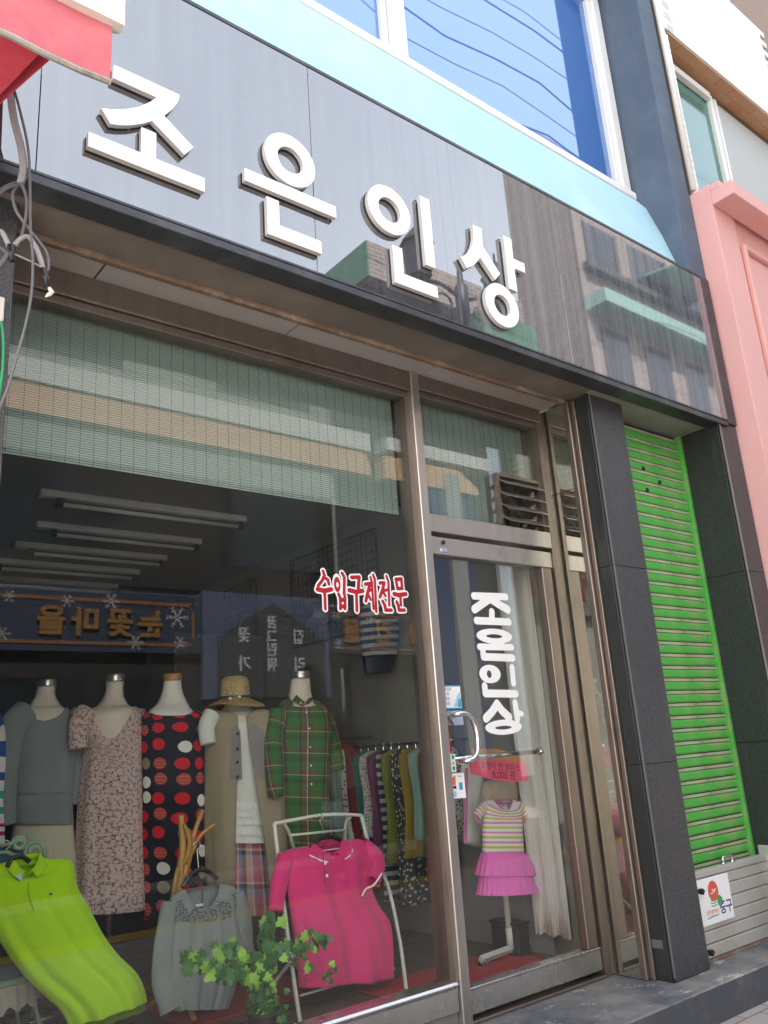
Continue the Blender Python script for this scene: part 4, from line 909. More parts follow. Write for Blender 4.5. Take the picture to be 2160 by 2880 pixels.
# overhead wires between the sides of the street
for i, (ya, yb, za, zb, pos) in enumerate(((-4.6, -4.4, 10.9, 11.1, 'lowest'), (-4.2, -4.7, 11.2, 11.7, 'second lowest'), (-4.4, -4.6, 12.2, 12.0, 'third lowest'), (-4.7, -4.3, 12.4, 12.9, 'fourth lowest'), (-4.2, -4.6, 13.3, 13.1, 'second highest'), (-4.6, -4.5, 13.3, 14.1, 'highest'))):
    rg = random.Random(i+3); P = [(-12+44*k/40, ya+(yb-ya)*k/40+rg.uniform(-.06, .06), za+(zb-za)*k/40-.25*math.sin(math.pi*k/5)**2+rg.uniform(-.07, .07)*(i % 2)) for k in range(41)]
    solo('overhead_wire', MB().tube(P, .008 if i % 2 else .014, 6), 'iron', pos+' of the black wires over the street mirrored in the upper window', 'wire', True, 'wires strung over the street')

# ---------------------------------------------------------------- shop interior shell
FZ = .045
struct('shop_floor', B(-1.2, 3.66, .0505, 5.9, -.1, FZ), 'wood_floor')
struct('shop_ceiling', B(-1.2, 3.66, .1605, 5.9, 2.752, 2.84), 'int_ceiling')
struct('shop_wall_right', MB().box(3.60, 3.66, .0505, 5.9, FZ+.001, 2.7515).box(3.60, 3.66, .0505, .1295, 2.752, 2.98), 'int_wall')
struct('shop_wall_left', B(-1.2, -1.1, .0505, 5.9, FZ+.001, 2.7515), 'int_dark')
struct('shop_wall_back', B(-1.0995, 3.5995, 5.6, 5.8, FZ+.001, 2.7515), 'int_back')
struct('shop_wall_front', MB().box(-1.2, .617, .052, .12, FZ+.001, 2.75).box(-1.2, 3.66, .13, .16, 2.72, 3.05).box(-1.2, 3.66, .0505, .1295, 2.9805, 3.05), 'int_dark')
struct('floor_joints', (lambda m: [m.box(-1.09, 3.59, y-.003, y+.003, FZ+.0002, FZ+.0008) for y in np.arange(.25, 5.5, .2)] and m)(MB()), 'crack_dark')
solo('red_mat', B(2.55, 3.5, .07, .62, FZ+.0012, FZ+.012, .003), 'red_mat', 'red floor mat just inside the glass door', 'mat')
solo('red_mat', B(1.75, 2.5, .75, 1.5, FZ+.0012, FZ+.010, .003), 'red_mat', 'red floor mat behind the pink polo stand', 'mat')
# fluorescent battens
for i, (x0, x1, y) in enumerate(((1.38, 2.76, 1.95), (1.56, 2.76, 2.63), (1.58, 2.74, 3.2), (1.5, 2.74, 3.75), (1.5, 2.8, 4.38))):
    lt = thing('ceiling_light', 'unlit fluorescent ceiling batten, number %s from the window' % ('one', 'two', 'three', 'four', 'five')[i], 'ceiling light', ((x0+x1)/2, y, 2.75), 'fluorescent battens in rows')
    part('housing', B(x0, x1, y-.035, y+.035, 2.708, 2.7515, .006), 'lamp_white', lt)
    part('tube', MB().tube([(x0+.14, y-.01, 2.672), (x1-.06, y-.01, 2.672)], .014, 12), 'tube_white', lt, True)
    part('holder', MB().box(x0+.10, x0+.138, y-.03, y+.012, 2.655, 2.7075, .004).box(x1-.058, x1-.025, y-.03, y+.012, 2.655, 2.7075, .004), 'black_plastic', lt)

# ---------------------------------------------------------------- garments
def crom(rows, k):
    A = [np.array(r, float) for r in rows]; out = []
    for i in range(len(A)-1):
        p0, p1, p2, p3 = A[max(i-1, 0)], A[i], A[i+1], A[min(i+2, len(A)-1)]
        for j in range(k):
            t = j/k; out.append(.5*((2*p1)+(p2-p0)*t+(2*p0-5*p1+4*p2-p3)*t*t+(3*p1-p0-3*p2+p3)*t**3))
    out.append(A[-1]); return out
FACE = 0.0
def shell(rows, dep=.55, n=56, k=5, amp=0.0, freq=9, dip=0.0, dipw=.16, dipn=2.0, gap=None, ph=0.0, vv=True, crease=.0, dmin=.02, seed=1, fold=0.0, fk=7.0):
    """rows: (cx,cy,cz,hx,hz) neck -> hem, an oval tube with folds; gap(t) leaves the front open"""
    rr = crom(rows, k); m = MB(); rng = random.Random(seed); phs = [rng.uniform(0, 6.28) for _ in range(6)]
    N = len(rr); acc = 0.0; perim = 2.6*max(r[3] for r in rr)*2
    closed = gap is None; cols = n if closed else n+1
    for i, r in enumerate(rr):
        t = i/(N-1)
        if i: acc += float(np.linalg.norm(r[:3]-rr[i-1][:3]))
        hd = max(dmin, dep*math.hypot(r[3], r[4]))
        for j in range(cols):
            if closed: a = 2*math.pi*j/n+math.pi/2
            else:
                g_ = gap(t); a = -math.pi/2+g_+(2*math.pi-2*g_)*j/n
            c, s_ = math.cos(a), math.sin(a)
            c = math.copysign(abs(c)**.85, c); s_ = math.copysign(abs(s_)**.85, s_)
            w = 1+amp*t**1.2*(math.sin(freq*a+ph+phs[0]+1.2*math.sin(3*t+phs[1]))*.7+.3*math.sin(freq*1.7*a+phs[2]))
            w += crease*math.sin(9*t+3*math.sin(2*a+phs[3])+phs[4])*math.sin(2.3*a+5*t+phs[5])
            fr = max(0.0, -s_)**dipn
            dz = -dip*fr*max(0.0, 1-acc/dipw) if dip else 0.0
            # front drawn down at the neck also comes forward
            dx, dy = r[3]*c*w, hd*s_*w
            if fold:
                k_ = .25+.75*t
                dy += fold*r[3]*k_*(math.sin(fk*c+phs[0]+1.6*math.sin(2.4*t+phs[1]))+.6*math.sin(fk*1.8*c+phs[2]-4*t)+.5*math.sin(7*t+3*c+phs[3]))*(1-abs(c)**3)
            cf, sf_ = math.cos(FACE), math.sin(FACE)
            x = r[0]+dx*cf-dy*sf_; y = r[1]+dx*sf_+dy*cf; z = r[2]+r[4]*c+dz
            m.v.append((x, y, z)); m.uv[len(m.v)-1] = (a/(2*math.pi)*perim, acc-dz*.0)
    for i in range(N-1):
        for j in range(n if closed else n):
            j2 = (j+1) % cols if closed else j+1
            m.f.append((i*cols+j, i*cols+j2, (i+1)*cols+j2, (i+1)*cols+j))
    if closed:
        # split the uv seam at the back: duplicate nothing, the seam sits behind
        pass
    m.smooth = True; return m
def limb(pts, r, flat=.75, n=18, k=5, amp=0.0):
    """sleeve: oval tube along a path"""
    P = smoothpath(pts, k); N = len(P); rad = [r[0]+(r[1]-r[0])*i/(N-1) for i in range(N)]
    m = MB(); acc = 0
    for i, p in enumerate(P):
        d = (P[min(i+1, N-1)]-P[max(i-1, 0)]).normalized(); a = Vector((0, 1, 0)); b = d.cross(a).normalized(); a = b.cross(d)
        if i: acc += (p-P[i-1]).length
        for j in range(n):
            t = 2*math.pi*j/n; w = 1+amp*math.sin(5*t+i*.7)
            m.v.append(p+b*math.cos(t)*rad[i]*w+a*math.sin(t)*rad[i]*flat*w); m.uv[len(m.v)-1] = (t/6.28*rad[i]*6.28, acc)
    m.v = [tuple(v) for v in m.v]
    for i in range(N-1):
        for j in range(n): m.f.append((i*n+j, i*n+(j+1) % n, (i+1)*n+(j+1) % n, (i+1)*n+j))
    m.smooth = True; return m
def grow(rows, f, dz=0.0): return [(r[0], r[1], r[2]+dz, r[3]*f, r[4]*f) for r in rows]
def solid(o, th=.004):
    md = o.modifiers.new('thickness', 'SOLIDIFY'); md.thickness = th; md.offset = -1; return o

def mannequin(label, neck, torso, capm='steel', skin='mannequin_cream', cap=None, tilt=(0, 0), group='dress form mannequins in a row'):
    c = neck[0]; cap = (c[3]*1.06, c[3]*.75)
    o = thing('mannequin', label, 'mannequin', (c[0], c[1], FZ), group)
    part('body', shell(neck+torso, .62, 40, 5), skin, o)
    cm = MB().lathe([(cap[0]*.98, -.004), (cap[0], 0), (cap[0], cap[1]*.8), (cap[0]*.94, cap[1])], (c[0]+tilt[0], c[1], c[2]-.002), 28)
    part('neck_cap', cm, capm, o, True)
    low = torso[-1]
    part('pole', MB().tube([(c[0], c[1], FZ+.01), (low[0], low[1], low[2]+.05)], .011, 10), 'chrome', o, True)
    part('base', MB().lathe([(.15, 0), (.15, .006), (.03, .018), (.012, .03)], (c[0], c[1], FZ+.0005), 28), 'chrome', o, True)
    return o

def scaled(rows, f): return [(r[0], r[1], r[2], r[3]*f, r[4]*f) for r in rows]
FACE = -R(22)
# grey batwing sweater and cream pleated skirt
yG = 2.5
gs = [(1.366, 1.59, 1.448, 0.083, -0.002), (1.363, 1.59, 1.446, 0.113, -0.003), (1.362, 1.59, 1.403, 0.132, -0.007), (1.366, 1.59, 1.288, 0.144, -0.015), (1.375, 1.59, 1.118, 0.149, -0.014), (1.373, 1.59, 1.045, 0.147, -0.01), (1.372, 1.59, 1.03, 0.134, -0.008), (1.372, 1.59, 0.982, 0.137, -0.012), (1.38, 1.59, 0.889, 0.142, -0.013)]
mannequin('cream mannequin with steel neck cap wearing the grey sweater', [(1.369, 1.59, 1.569, 0.044, -0), (1.363, 1.59, 1.52, 0.048, -0.001), (1.365, 1.59, 1.466, 0.076, -0.002)], scaled(gs[1:], .9))
ga_ = thing('grey_sweater', 'slate grey batwing sweater on the mannequin beside lace dress', 'sweater', gs[0][:3])
solid(part('body', shell(gs, .6, 80, 6, fold=.03, fk=5, amp=.02, freq=5, dip=.055, dipw=.22, crease=.02, seed=3), 'grey_sweater', ga_))
part('sleeve', limb([(1.273, 1.59, 1.423), (1.21, 1.561, 1.371), (1.187, 1.547, 1.234), (1.182, 1.532, 1.052), (1.201, 1.532, 0.907)], (.08, .036), .8, amp=.04), 'grey_sweater', ga_)
part('sleeve', limb([(1.458, 1.59, 1.411), (1.504, 1.583, 1.344), (1.527, 1.576, 1.217), (1.535, 1.561, 1.093), (1.519, 1.547, 0.97)], (.075, .034), .8, amp=.04), 'grey_sweater', ga_)
nb = shell(gs, .6, 56, 5, dip=.055, dipw=.22); part('neckband', MB().tube(nb.v[:56]+nb.v[:1], .006, 8), 'grey_sweater', ga_, True)
sk = [(1.382, 1.597, 0.917, 0.138, -0.013), (1.387, 1.597, 0.817, 0.147, -0.016), (1.395, 1.597, 0.619, 0.166, -0.023), (1.41, 1.597, 0.363, 0.179, -0.031)]
solo('pleated_skirt', shell(sk, .6, 120, 6, amp=.05, freq=26), 'cream_pleat', 'cream pleated skirt below the grey sweater', 'skirt', True)
# pink lace dress
ls = [(1.681, 1.482, 1.437, 0.1, -0.002), (1.678, 1.482, 1.437, 0.126, -0.003), (1.669, 1.482, 1.406, 0.151, -0.006), (1.67, 1.482, 1.33, 0.157, -0.007), (1.686, 1.482, 1.221, 0.144, -0.009), (1.683, 1.482, 1.089, 0.151, -0.011), (1.68, 1.482, 0.911, 0.159, -0.012), (1.684, 1.482, 0.709, 0.164, -0.015), (1.692, 1.482, 0.512, 0.167, -0.017), (1.696, 1.482, 0.451, 0.165, -0.007)]
mannequin('cream mannequin with grey neck cap wearing the pink lace dress', [(1.689, 1.482, 1.582, 0.046, -0), (1.684, 1.482, 1.506, 0.049, -0.001), (1.68, 1.482, 1.45, 0.082, -0.002)], scaled(ls[1:7], .9))
ld = thing('lace_dress', 'dusty pink lace dress with a V neck on mannequin', 'dress', ls[0][:3])
solid(part('body', shell(ls, .6, 90, 6, fold=.035, fk=9, amp=.05, freq=7, dip=.16, dipw=.30, dipn=8, seed=5), 'lace', ld), .002)
part('sleeve', limb([(1.537, 1.468, 1.418), (1.492, 1.446, 1.362), (1.489, 1.432, 1.239)], (.055, .047), .85), 'lace', ld)
part('sleeve', limb([(1.812, 1.482, 1.412), (1.844, 1.504, 1.345), (1.856, 1.518, 1.243)], (.045, .04), .85), 'lace', ld)
fabric('pink_lining', (.52, .36, .33)); part('lining', shell(scaled([(1.685, 1.471, 1.331, 0.105, -0.004), (1.684, 1.471, 1.258, 0.122, -0.006), (1.685, 1.471, 1.187, 0.122, -0.007)], .94), .58, 40, 4), 'pink_lining', ld)
# polka dot dress
ps = [(1.957, 1.374, 1.404, 0.118, -0.003), (1.964, 1.374, 1.4, 0.144, -0.004), (1.972, 1.374, 1.362, 0.169, -0.005), (1.976, 1.374, 1.222, 0.174, -0.009), (1.978, 1.374, 1.04, 0.169, -0.012), (1.98, 1.374, 0.775, 0.171, -0.019), (1.988, 1.374, 0.557, 0.166, -0.019), (1.989, 1.374, 0.377, 0.161, -0.018)]
mannequin('white mannequin with wooden neck cap wearing the polka dot dress', [(1.967, 1.374, 1.574, 0.045, -0), (1.966, 1.374, 1.511, 0.054, -0.001), (1.965, 1.374, 1.449, 0.081, -0.001), (1.955, 1.37, 1.411, 0.112, -0.003)], scaled(ps[2:6], .9), 'cap_wood', 'mannequin_white')
pd = thing('polka_dress', 'black dress with red, tan and white polka dots on mannequin', 'dress', ps[0][:3])
solid(part('body', shell(ps, .58, 72, 6, amp=.03, freq=5, dip=.02, dipw=.1, seed=9), 'polka', pd), .002)
# straw hat mannequin: white top, taupe waistcoat dress, ruffle and plaid skirts
hs = [(2.282, 1.23, 1.377, 0.102, -0.003), (2.288, 1.23, 1.381, 0.152, -0.004), (2.291, 1.23, 1.331, 0.179, -0.006), (2.296, 1.23, 1.181, 0.174, -0.009), (2.293, 1.23, 1.051, 0.156, -0.011), (2.295, 1.23, 0.902, 0.144, -0.013)]
mannequin('mannequin in straw hat, white top and taupe waistcoat', [(2.279, 1.23, 1.494, 0.052, -0.001), (2.278, 1.23, 1.427, 0.061, -0.001), (2.278, 1.23, 1.389, 0.094, -0.002)], scaled(hs[1:], .9))
wt = thing('cotton_blouse', 'plain white cotton blouse under the taupe waistcoat', 'blouse', hs[0][:3])
solid(part('body', shell(hs, .58, 80, 6, fold=.02, fk=6, amp=.015, freq=6, dip=.05, dipw=.2), 'white_cotton', wt), .002)
part('sleeve', limb([(2.117, 1.208, 1.372), (2.074, 1.187, 1.308), (2.076, 1.172, 1.222)], (.05, .042), .85), 'white_cotton', wt)
part('sleeve', limb([(2.461, 1.244, 1.366), (2.486, 1.252, 1.288), (2.486, 1.259, 1.226)], (.045, .04), .85), 'white_cotton', wt)
vs = [(2.294, 1.23, 1.388, 0.138, -0.003), (2.293, 1.23, 1.366, 0.161, -0.004), (2.297, 1.23, 1.274, 0.176, -0.007), (2.299, 1.23, 1.162, 0.188, -0.01), (2.309, 1.23, 1.014, 0.195, -0.014), (2.318, 1.23, 0.832, 0.205, -0.02), (2.327, 1.23, 0.657, 0.211, -0.022), (2.33, 1.23, 0.501, 0.204, -0.025)]
ve = thing('waistcoat_dress', 'long open taupe waistcoat dress over white top', 'waistcoat', vs[0][:3])
solid(part('body', shell(grow(vs, 1.05), .66, 72, 6, amp=.05, freq=9, gap=lambda t: .62-.53*min(1, t*6)+.42*max(0, t-.3)**1.1, seed=11), 'taupe', ve), .004)
pn = [(2.301, 1.226, 1.335, 0.159, -0.005), (2.3, 1.226, 1.274, 0.171, -0.007), (2.303, 1.226, 1.162, 0.182, -0.01), (2.307, 1.226, 1.03, 0.187, -0.015)]
def arcpanel(rows, a0, a1, f):
    rr = crom(rows, 6); m = MB(); n = 12
    for i, r in enumerate(rr):
        t = i/(len(rr)-1)
        for j in range(n+1):
            a = a0(t)+(a1(t)-a0(t))*j/n
            dx, dy = r[3]*f*math.cos(a), .66*r[3]*f*math.sin(a)
            m.v.append((r[0]+dx*math.cos(FACE)-dy*math.sin(FACE), r[1]+dx*math.sin(FACE)+dy*math.cos(FACE), r[2]+r[4]*math.cos(a)))
    for i in range(len(rr)-1):
        for j in range(n): m.f.append((i*(n+1)+j, i*(n+1)+j+1, (i+1)*(n+1)+j+1, (i+1)*(n+1)+j))
    m.smooth = True; return m
part('front_panel', arcpanel(pn, lambda t: -2.42+.02*t, lambda t: -1.57-(.30-.20*min(1, t*3)), 1.125), 'linen_grey', ve)
part('front_panel', arcpanel(pn, lambda t: -1.57+(.30-.20*min(1, t*3))+.12*t, lambda t: -.66, 1.125), 'linen_grey', ve)
bt_ = MB()
for q_ in ((2.215, 1.108, 1.265), (2.212, 1.108, 1.187), (2.21, 1.108, 1.119), (2.209, 1.108, 1.046)): bt_.sphere(q_, .008, 10, 6, (1, .5, 1))
part('button', bt_, 'black', ve, True)
rsr = [(2.286, 1.201, 0.914, 0.133, -0.012), (2.283, 1.201, 0.836, 0.147, -0.014), (2.281, 1.201, 0.727, 0.158, -0.018)]
rsk = thing('ruffle_skirt', 'short white skirt of gathered ruffles under the waistcoat', 'skirt', rsr[0][:3])
rsr = scaled(rsr, .84); base_r = crom(rsr, 5)
for i in range(5):
    a_, b_ = base_r[min(2*i, len(base_r)-2)], base_r[min(2*i+2, len(base_r)-1)]
    part('ruffle', shell([tuple(a_*np.array([1, 1, 1, .94, 1])), tuple((a_*.35+b_*.65)*np.array([1, 1, 1, 1.02, 1])), tuple(b_*np.array([1, 1, 1, 1.12, 1])-np.array([0, 0, .010, 0, 0]))], .62, 160, 4, amp=.05, freq=29, ph=i*1.3, seed=20+i), 'ruffle_white', rsk)
psr = [(2.292, 1.216, 0.746, 0.138, -0.015), (2.294, 1.216, 0.589, 0.153, -0.02), (2.296, 1.216, 0.37, 0.169, -0.019)]
solo('plaid_skirt', shell(scaled(psr, .88), .6, 120, 8, amp=.06, freq=13, seed=31), 'plaid_pastel', 'pink and blue plaid skirt below the white ruffles', 'skirt', True)
hc = (2.257, 1.208, 1.441)
hat = thing('straw_hat', 'wide brimmed straw sun hat on the mannequin', 'hat', hc)
bm = MB(); n = 64
for i, (r, z) in enumerate(((.165, -.030), (.160, -.026), (.135, -.012), (.108, .002), (.086, .010), (.082, .022), (.080, .06), (.077, .10), (.068, .122), (.05, .132), (.024, .136), (.002, .137))):
    for k in range(n):
        a = 2*math.pi*k/n; w = 1+.03*math.sin(3*a+1)*(i < 3); dz = .012*math.sin(2*a+.8)*(i < 4)*(1-i/4)
        bm.v.append((hc[0]+r*w*math.cos(a)*1.0, hc[1]+r*w*math.sin(a), hc[2]+z+dz))
for i in range(11):
    for k in range(n): bm.f.append((i*n+k, i*n+(k+1) % n, (i+1)*n+(k+1) % n, (i+1)*n+k))
bm.smooth = True
solid(part('crown_and_brim', bm, 'straw', hat), .004)
bdm = MB().lathe([(.0875, .014), (.086, .026)], hc, 40, 1.0, False); part('band', bdm, 'black', hat, True)
part('lamp_glint', MB().sphere((hc[0]-.075, hc[1]-.085, hc[2]+.008), .010, 10, 6, (1, .4, .8)).sphere((hc[0]-.03, hc[1]-.105, hc[2]+.014), .010, 10, 6, (1, .4, .8)), 'lens_white', hat, True)  # white beads stand in for bright lamp reflections over the brim
# green plaid shirt
gr_ = [(2.631, 1.122, 1.443, 0.066, -0.005), (2.629, 1.122, 1.423, 0.104, -0.006), (2.633, 1.122, 1.382, 0.145, -0.009), (2.631, 1.122, 1.268, 0.164, -0.012), (2.623, 1.122, 1.097, 0.153, -0.014), (2.613, 1.122, 0.892, 0.144, -0.017), (2.609, 1.122, 0.71, 0.149, -0.021), (2.614, 1.122, 0.619, 0.148, -0.022)]
mannequin('cream mannequin wearing the green plaid shirt', [(2.633, 1.122, 1.558, 0.054, 0), (2.628, 1.122, 1.51, 0.058, -0), (2.625, 1.122, 1.469, 0.064, -0.003), (2.628, 1.122, 1.425, 0.077, -0.003)], scaled(gr_[2:6], .88))
gp = thing('plaid_shirt', 'green and brown plaid button shirt on the rightmost mannequin', 'shirt', gr_[0][:3])
solid(part('body', shell(gr_, .58, 90, 6, fold=.03, fk=6, amp=.02, freq=7, dip=.03, dipw=.1, crease=.01, seed=41), 'plaid_green', gp), .003)
part('sleeve', limb([(2.48, 1.115, 1.367), (2.421, 1.086, 1.224), (2.402, 1.057, 1.04), (2.398, 1.043, 0.933)], (.062, .045), .8, amp=.03), 'plaid_green', gp)
part('sleeve', limb([(2.78, 1.129, 1.361), (2.826, 1.129, 1.208), (2.855, 1.129, 1.034)], (.062, .05), .8, amp=.03), 'plaid_green', gp)
part('collar', limb([(2.558, 1.079, 1.444), (2.59, 1.064, 1.415), (2.613, 1.057, 1.398)], (.022, .012), .5), 'plaid_green', gp); part('collar', limb([(2.677, 1.086, 1.435), (2.642, 1.064, 1.414), (2.622, 1.057, 1.398)], (.02, .012), .5), 'plaid_green', gp)
bt_ = MB()
for q_ in ((2.564, 1.025, 1.41), (2.599, 1.025, 1.359), (2.616, 1.025, 1.271), (2.616, 1.025, 1.172), (2.615, 1.025, 1.075), (2.613, 1.025, 0.979)): bt_.sphere(q_, .0065, 10, 6, (1, .5, 1))
part('button', bt_, 'button_cream', gp, True); part('patch', MB().sphere((2.711, 1.028, 1.227), .008, 8, 6, (1, .4, 1)), 'red_paint', gp)
# striped jersey at the far left
sr = [(1.064, 1.554, 1.443, 0.054, -0.001), (1.06, 1.554, 1.429, 0.08, -0.005), (1.071, 1.554, 1.333, 0.097, -0.012), (1.084, 1.554, 1.182, 0.096, -0.014), (1.096, 1.554, 0.946, 0.09, -0.009), (1.105, 1.554, 0.79, 0.088, -0.008)]
mannequin('mannequin in striped jersey cut by the left picture edge', [(1.054, 1.554, 1.589, 0.039, -0), (1.056, 1.554, 1.512, 0.048, -0.001), (1.059, 1.554, 1.46, 0.066, -0.001)], scaled(sr[1:], .9))
solo('striped_jersey', shell(sr, .6, 56, 6, amp=.02, freq=5, dip=.05), 'rainbow_stripe', 'jersey with magenta, teal and blue stripes at the left edge', 'jersey', True)

FACE = 0.0
# ---------------------------------------------------------------- hanging and propped shirts in front
def hanger(par_name, label, L, Rr, top, dz=.0):
    h = thing(par_name, label, 'hanger', top)
    L, Rr, top = Vector(L), Vector(Rr), Vector(top); mid = (L+Rr)/2
    ap = mid+(top-mid)*.35
    part('bar', MB().tube(smoothpath([L, L*.5+ap*.5+Vector((0, 0, .012)), ap, Rr*.5+ap*.5+Vector((0, 0, .012)), Rr], 5), [.010]*21, 10), 'hanger_black', h, True)
    P = [ap, ap+(top-ap)*.5]+[top+Vector((.018*math.cos(a)-.0, 0, .018*math.sin(a))) for a in (-1.4, -.5, .4, 1.4, 2.4, 3.2)]
    part('hook', MB().tube(smoothpath(P, 4), .0022, 6), 'chrome', h, True); return h
def polo(o, rows, fab, dep, sleeves, cl, cr, tip, seed, amp=.03, freq=5, white=False, dip=.05):
    solid(part('body', shell(rows, dep, 96, 8, amp=amp*.6, freq=freq, dip=dip, dipw=.12, crease=.02, seed=seed, fold=.06, fk=8), fab, o), .004)
    for pts, r in sleeves: solid(part('sleeve', limb(pts, r, .6, 22, 6, .05), fab, o), .003)
    r0 = rows[0]; hw = r0[3]; tilt = r0[4]/max(.001, r0[3])
    cw = [(r0[0], r0[1], r0[2]+.006, hw*.92, hw*.92*tilt), (r0[0], r0[1], r0[2]+.018, hw*1.02, hw*1.02*tilt), (r0[0], r0[1]-.004, r0[2]+.004, hw*1.22, hw*1.22*tilt), (r0[0], r0[1]-.012, r0[2]-.024, hw*1.52, hw*1.52*tilt)]
    cm = shell(cw, max(dep*1.75, .45), 48, 4, dip=dip*.9, dipw=.30, gap=lambda t: .05+.30*t)
    q = solid(part('collar', cm, fab, o), .004)
    if white: part('collar_edge', MB().tube([Vector(v)+Vector((0, -.003, -.001)) for v in cm.v[-49:]], .0032, 6), 'sticker_white', q)
# lime polo
lr = [(1.143, 1.02, 0.779, 0.053, 0), (1.147, 1.02, 0.77, 0.104, -0.004), (1.157, 1.02, 0.751, 0.175, -0.004), (1.161, 1, 0.657, 0.188, -0.009), (1.2, 0.97, 0.558, 0.193, 0), (1.256, 0.94, 0.45, 0.191, 0.001), (1.32, 0.92, 0.356, 0.19, 0.002), (1.399, 0.9, 0.27, 0.188, -0), (1.443, 0.88, 0.203, 0.17, -0.005), (1.461, 0.87, 0.155, 0.156, 0.008)]
lp = thing('lime_polo', 'lime green polo shirt draped over the metal chair', 'polo shirt', lr[0][:3])
polo(lp, lr, 'lime', .28, [([(0.98, 1, 0.742), (0.925, 0.97, 0.648), (0.921, 0.95, 0.547)], (.06, .055))],
     [(1.034, 0.9, 0.787), (0.994, 0.9, 0.776), (1.009, 0.885, 0.724), (1.053, 0.885, 0.686), (1.097, 0.885, 0.706)],
     [(1.151, 0.9, 0.788), (1.105, 0.9, 0.794), (1.118, 0.885, 0.744), (1.133, 0.885, 0.718), (1.186, 0.89, 0.718), (1.282, 0.93, 0.754)], None, 51, .07, 6, dip=.07)
part('placket', MB().tube(smoothpath([(1.117, 0.885, 0.704), (1.116, 0.875, 0.66), (1.14, 0.868, 0.595)], 5), .0022, 6), 'lime_dark', lp)
part('logo', MB().sphere((1.206, 0.876, 0.648), .006, 8, 6, (1, .4, .8)), 'ink_blue', lp)
part('neck_tape', MB().poly([(1.089, 0.97, 0.729), (1.114, 0.97, 0.734), (1.11, 0.95, 0.708), (1.096, 0.95, 0.713)]), 'sticker_pale', lp)
solid(part('back_hem', shell([(1.451, 0.95, 0.214, 0.183, -0.002), (1.485, 0.93, 0.128, 0.156, 0.007), (1.489, 0.92, 0.111, 0.149, 0.01)], .16, 80, 6, amp=.02, freq=6, fold=.05, fk=8, seed=53), 'lime_dark', lp), .003)
hanger('hanger', 'black hanger holding the lime green polo', (1.062, 1, 0.761), (1.152, 1, 0.772), (1.051, 1, 0.851))
# magenta polo on the white stand
mr = [(2.411, 0.6, 0.707, 0.081, -0), (2.411, 0.6, 0.709, 0.138, 0.001), (2.399, 0.6, 0.703, 0.219, -0.001), (2.42, 0.6, 0.625, 0.239, -0.014), (2.409, 0.59, 0.521, 0.23, -0.014), (2.421, 0.57, 0.423, 0.243, -0.015), (2.444, 0.55, 0.338, 0.262, -0.01), (2.442, 0.53, 0.238, 0.259, -0.006), (2.437, 0.52, 0.125, 0.251, -0.03)]
mp_ = thing('magenta_polo', 'magenta polo shirt with white collar tipping on white stand', 'polo shirt', mr[0][:3])
polo(mp_, mr, 'magenta', .22, [([(2.179, 0.6, 0.684), (2.125, 0.58, 0.587), (2.09, 0.56, 0.473)], (.045, .034)), ([(2.615, 0.6, 0.683), (2.684, 0.57, 0.607), (2.616, 0.52, 0.523)], (.040, .036))],
     [(2.296, 0.53, 0.732), (2.251, 0.53, 0.771), (2.22, 0.52, 0.756), (2.261, 0.51, 0.691), (2.329, 0.51, 0.704)],
     [(2.388, 0.53, 0.718), (2.41, 0.54, 0.76), (2.454, 0.53, 0.739), (2.446, 0.515, 0.693), (2.369, 0.51, 0.693)], None, 61, .06, 6, True, .06)
part('button', MB().sphere((2.308, 0.475, 0.647), .0075, 10, 6, (1, .5, 1)).sphere((2.311, 0.47, 0.594), .0075, 10, 6, (1, .5, 1)), 'lens_white', mp_, True)
part('placket', MB().tube([(2.304, 0.485, 0.699), (2.293, 0.463, 0.557)], .0016, 6), 'ink', mp_)
part('cuff', MB().tube(smoothpath([(2.525, 0.5, 0.475), (2.541, 0.485, 0.505), (2.585, 0.48, 0.517), ((2.64, 0.485, 0.56))], 5), .0045, 8), 'sticker_white', mp_, True)
hanger('hanger', 'black hanger holding the magenta polo on the stand', (2.301, 0.6, 0.698), (2.529, 0.6, 0.696), (2.369, 0.6, 0.84))
# grey knit top
kr = [(1.854, 0.8, 0.585, 0.082, 0), (1.855, 0.8, 0.579, 0.119, -0.002), (1.86, 0.8, 0.553, 0.162, -0.001), (1.859, 0.8, 0.475, 0.176, -0.015), (1.849, 0.78, 0.363, 0.186, -0.021), (1.824, 0.76, 0.251, 0.18, -0.028), (1.807, 0.75, 0.168, 0.158, -0.032), (1.799, 0.74, 0.119, 0.133, -0.028)]
kt = thing('grey_knit_top', 'charcoal grey knit top with lace yoke on wooden stand', 'top', kr[0][:3])
solid(part('body', shell(kr, .24, 110, 8, fold=.05, fk=14, amp=.04, freq=11, dip=.085, dipw=.16, seed=71), 'grey_knit', kt), .003)
t = NT('knit_lace'); v = uvtex(t); q_ = t.voro(v, 75, 1., '2D'); t.bsdf(t.mix(t.ramp(q_, [(.25, 0.), (.5, 1.)]), (.27, .29, .28), (.11, .12, .118)), .9, 0, t.bump(q_, .8, .005))
part('yoke', shell(scaled(kr[:4], 1.025), .27, 90, 6, dip=.085, dipw=.16, seed=71), 'knit_lace', kt)
part('sleeve', limb([(1.7, 0.8, 0.544), (1.658, 0.77, 0.413), (1.644, 0.75, 0.254), (1.673, 0.73, 0.147)], (.04, .05), .6, amp=.05), 'grey_knit', kt)
part('sleeve', limb([(2.023, 0.8, 0.537), (2.043, 0.78, 0.434), (2.055, 0.78, 0.284)], (.04, .045), .6, amp=.05), 'grey_knit', kt)
part('label', MB().box(0, .045, -.002, 0, 0, .011), 'sticker_white', kt, loc=(1.83, 0.84, 0.503))
hanger('hanger', 'black hanger holding the grey knit top', (1.754, 0.8, 0.6), (1.927, 0.8, 0.612), (1.835, 0.82, 0.765))
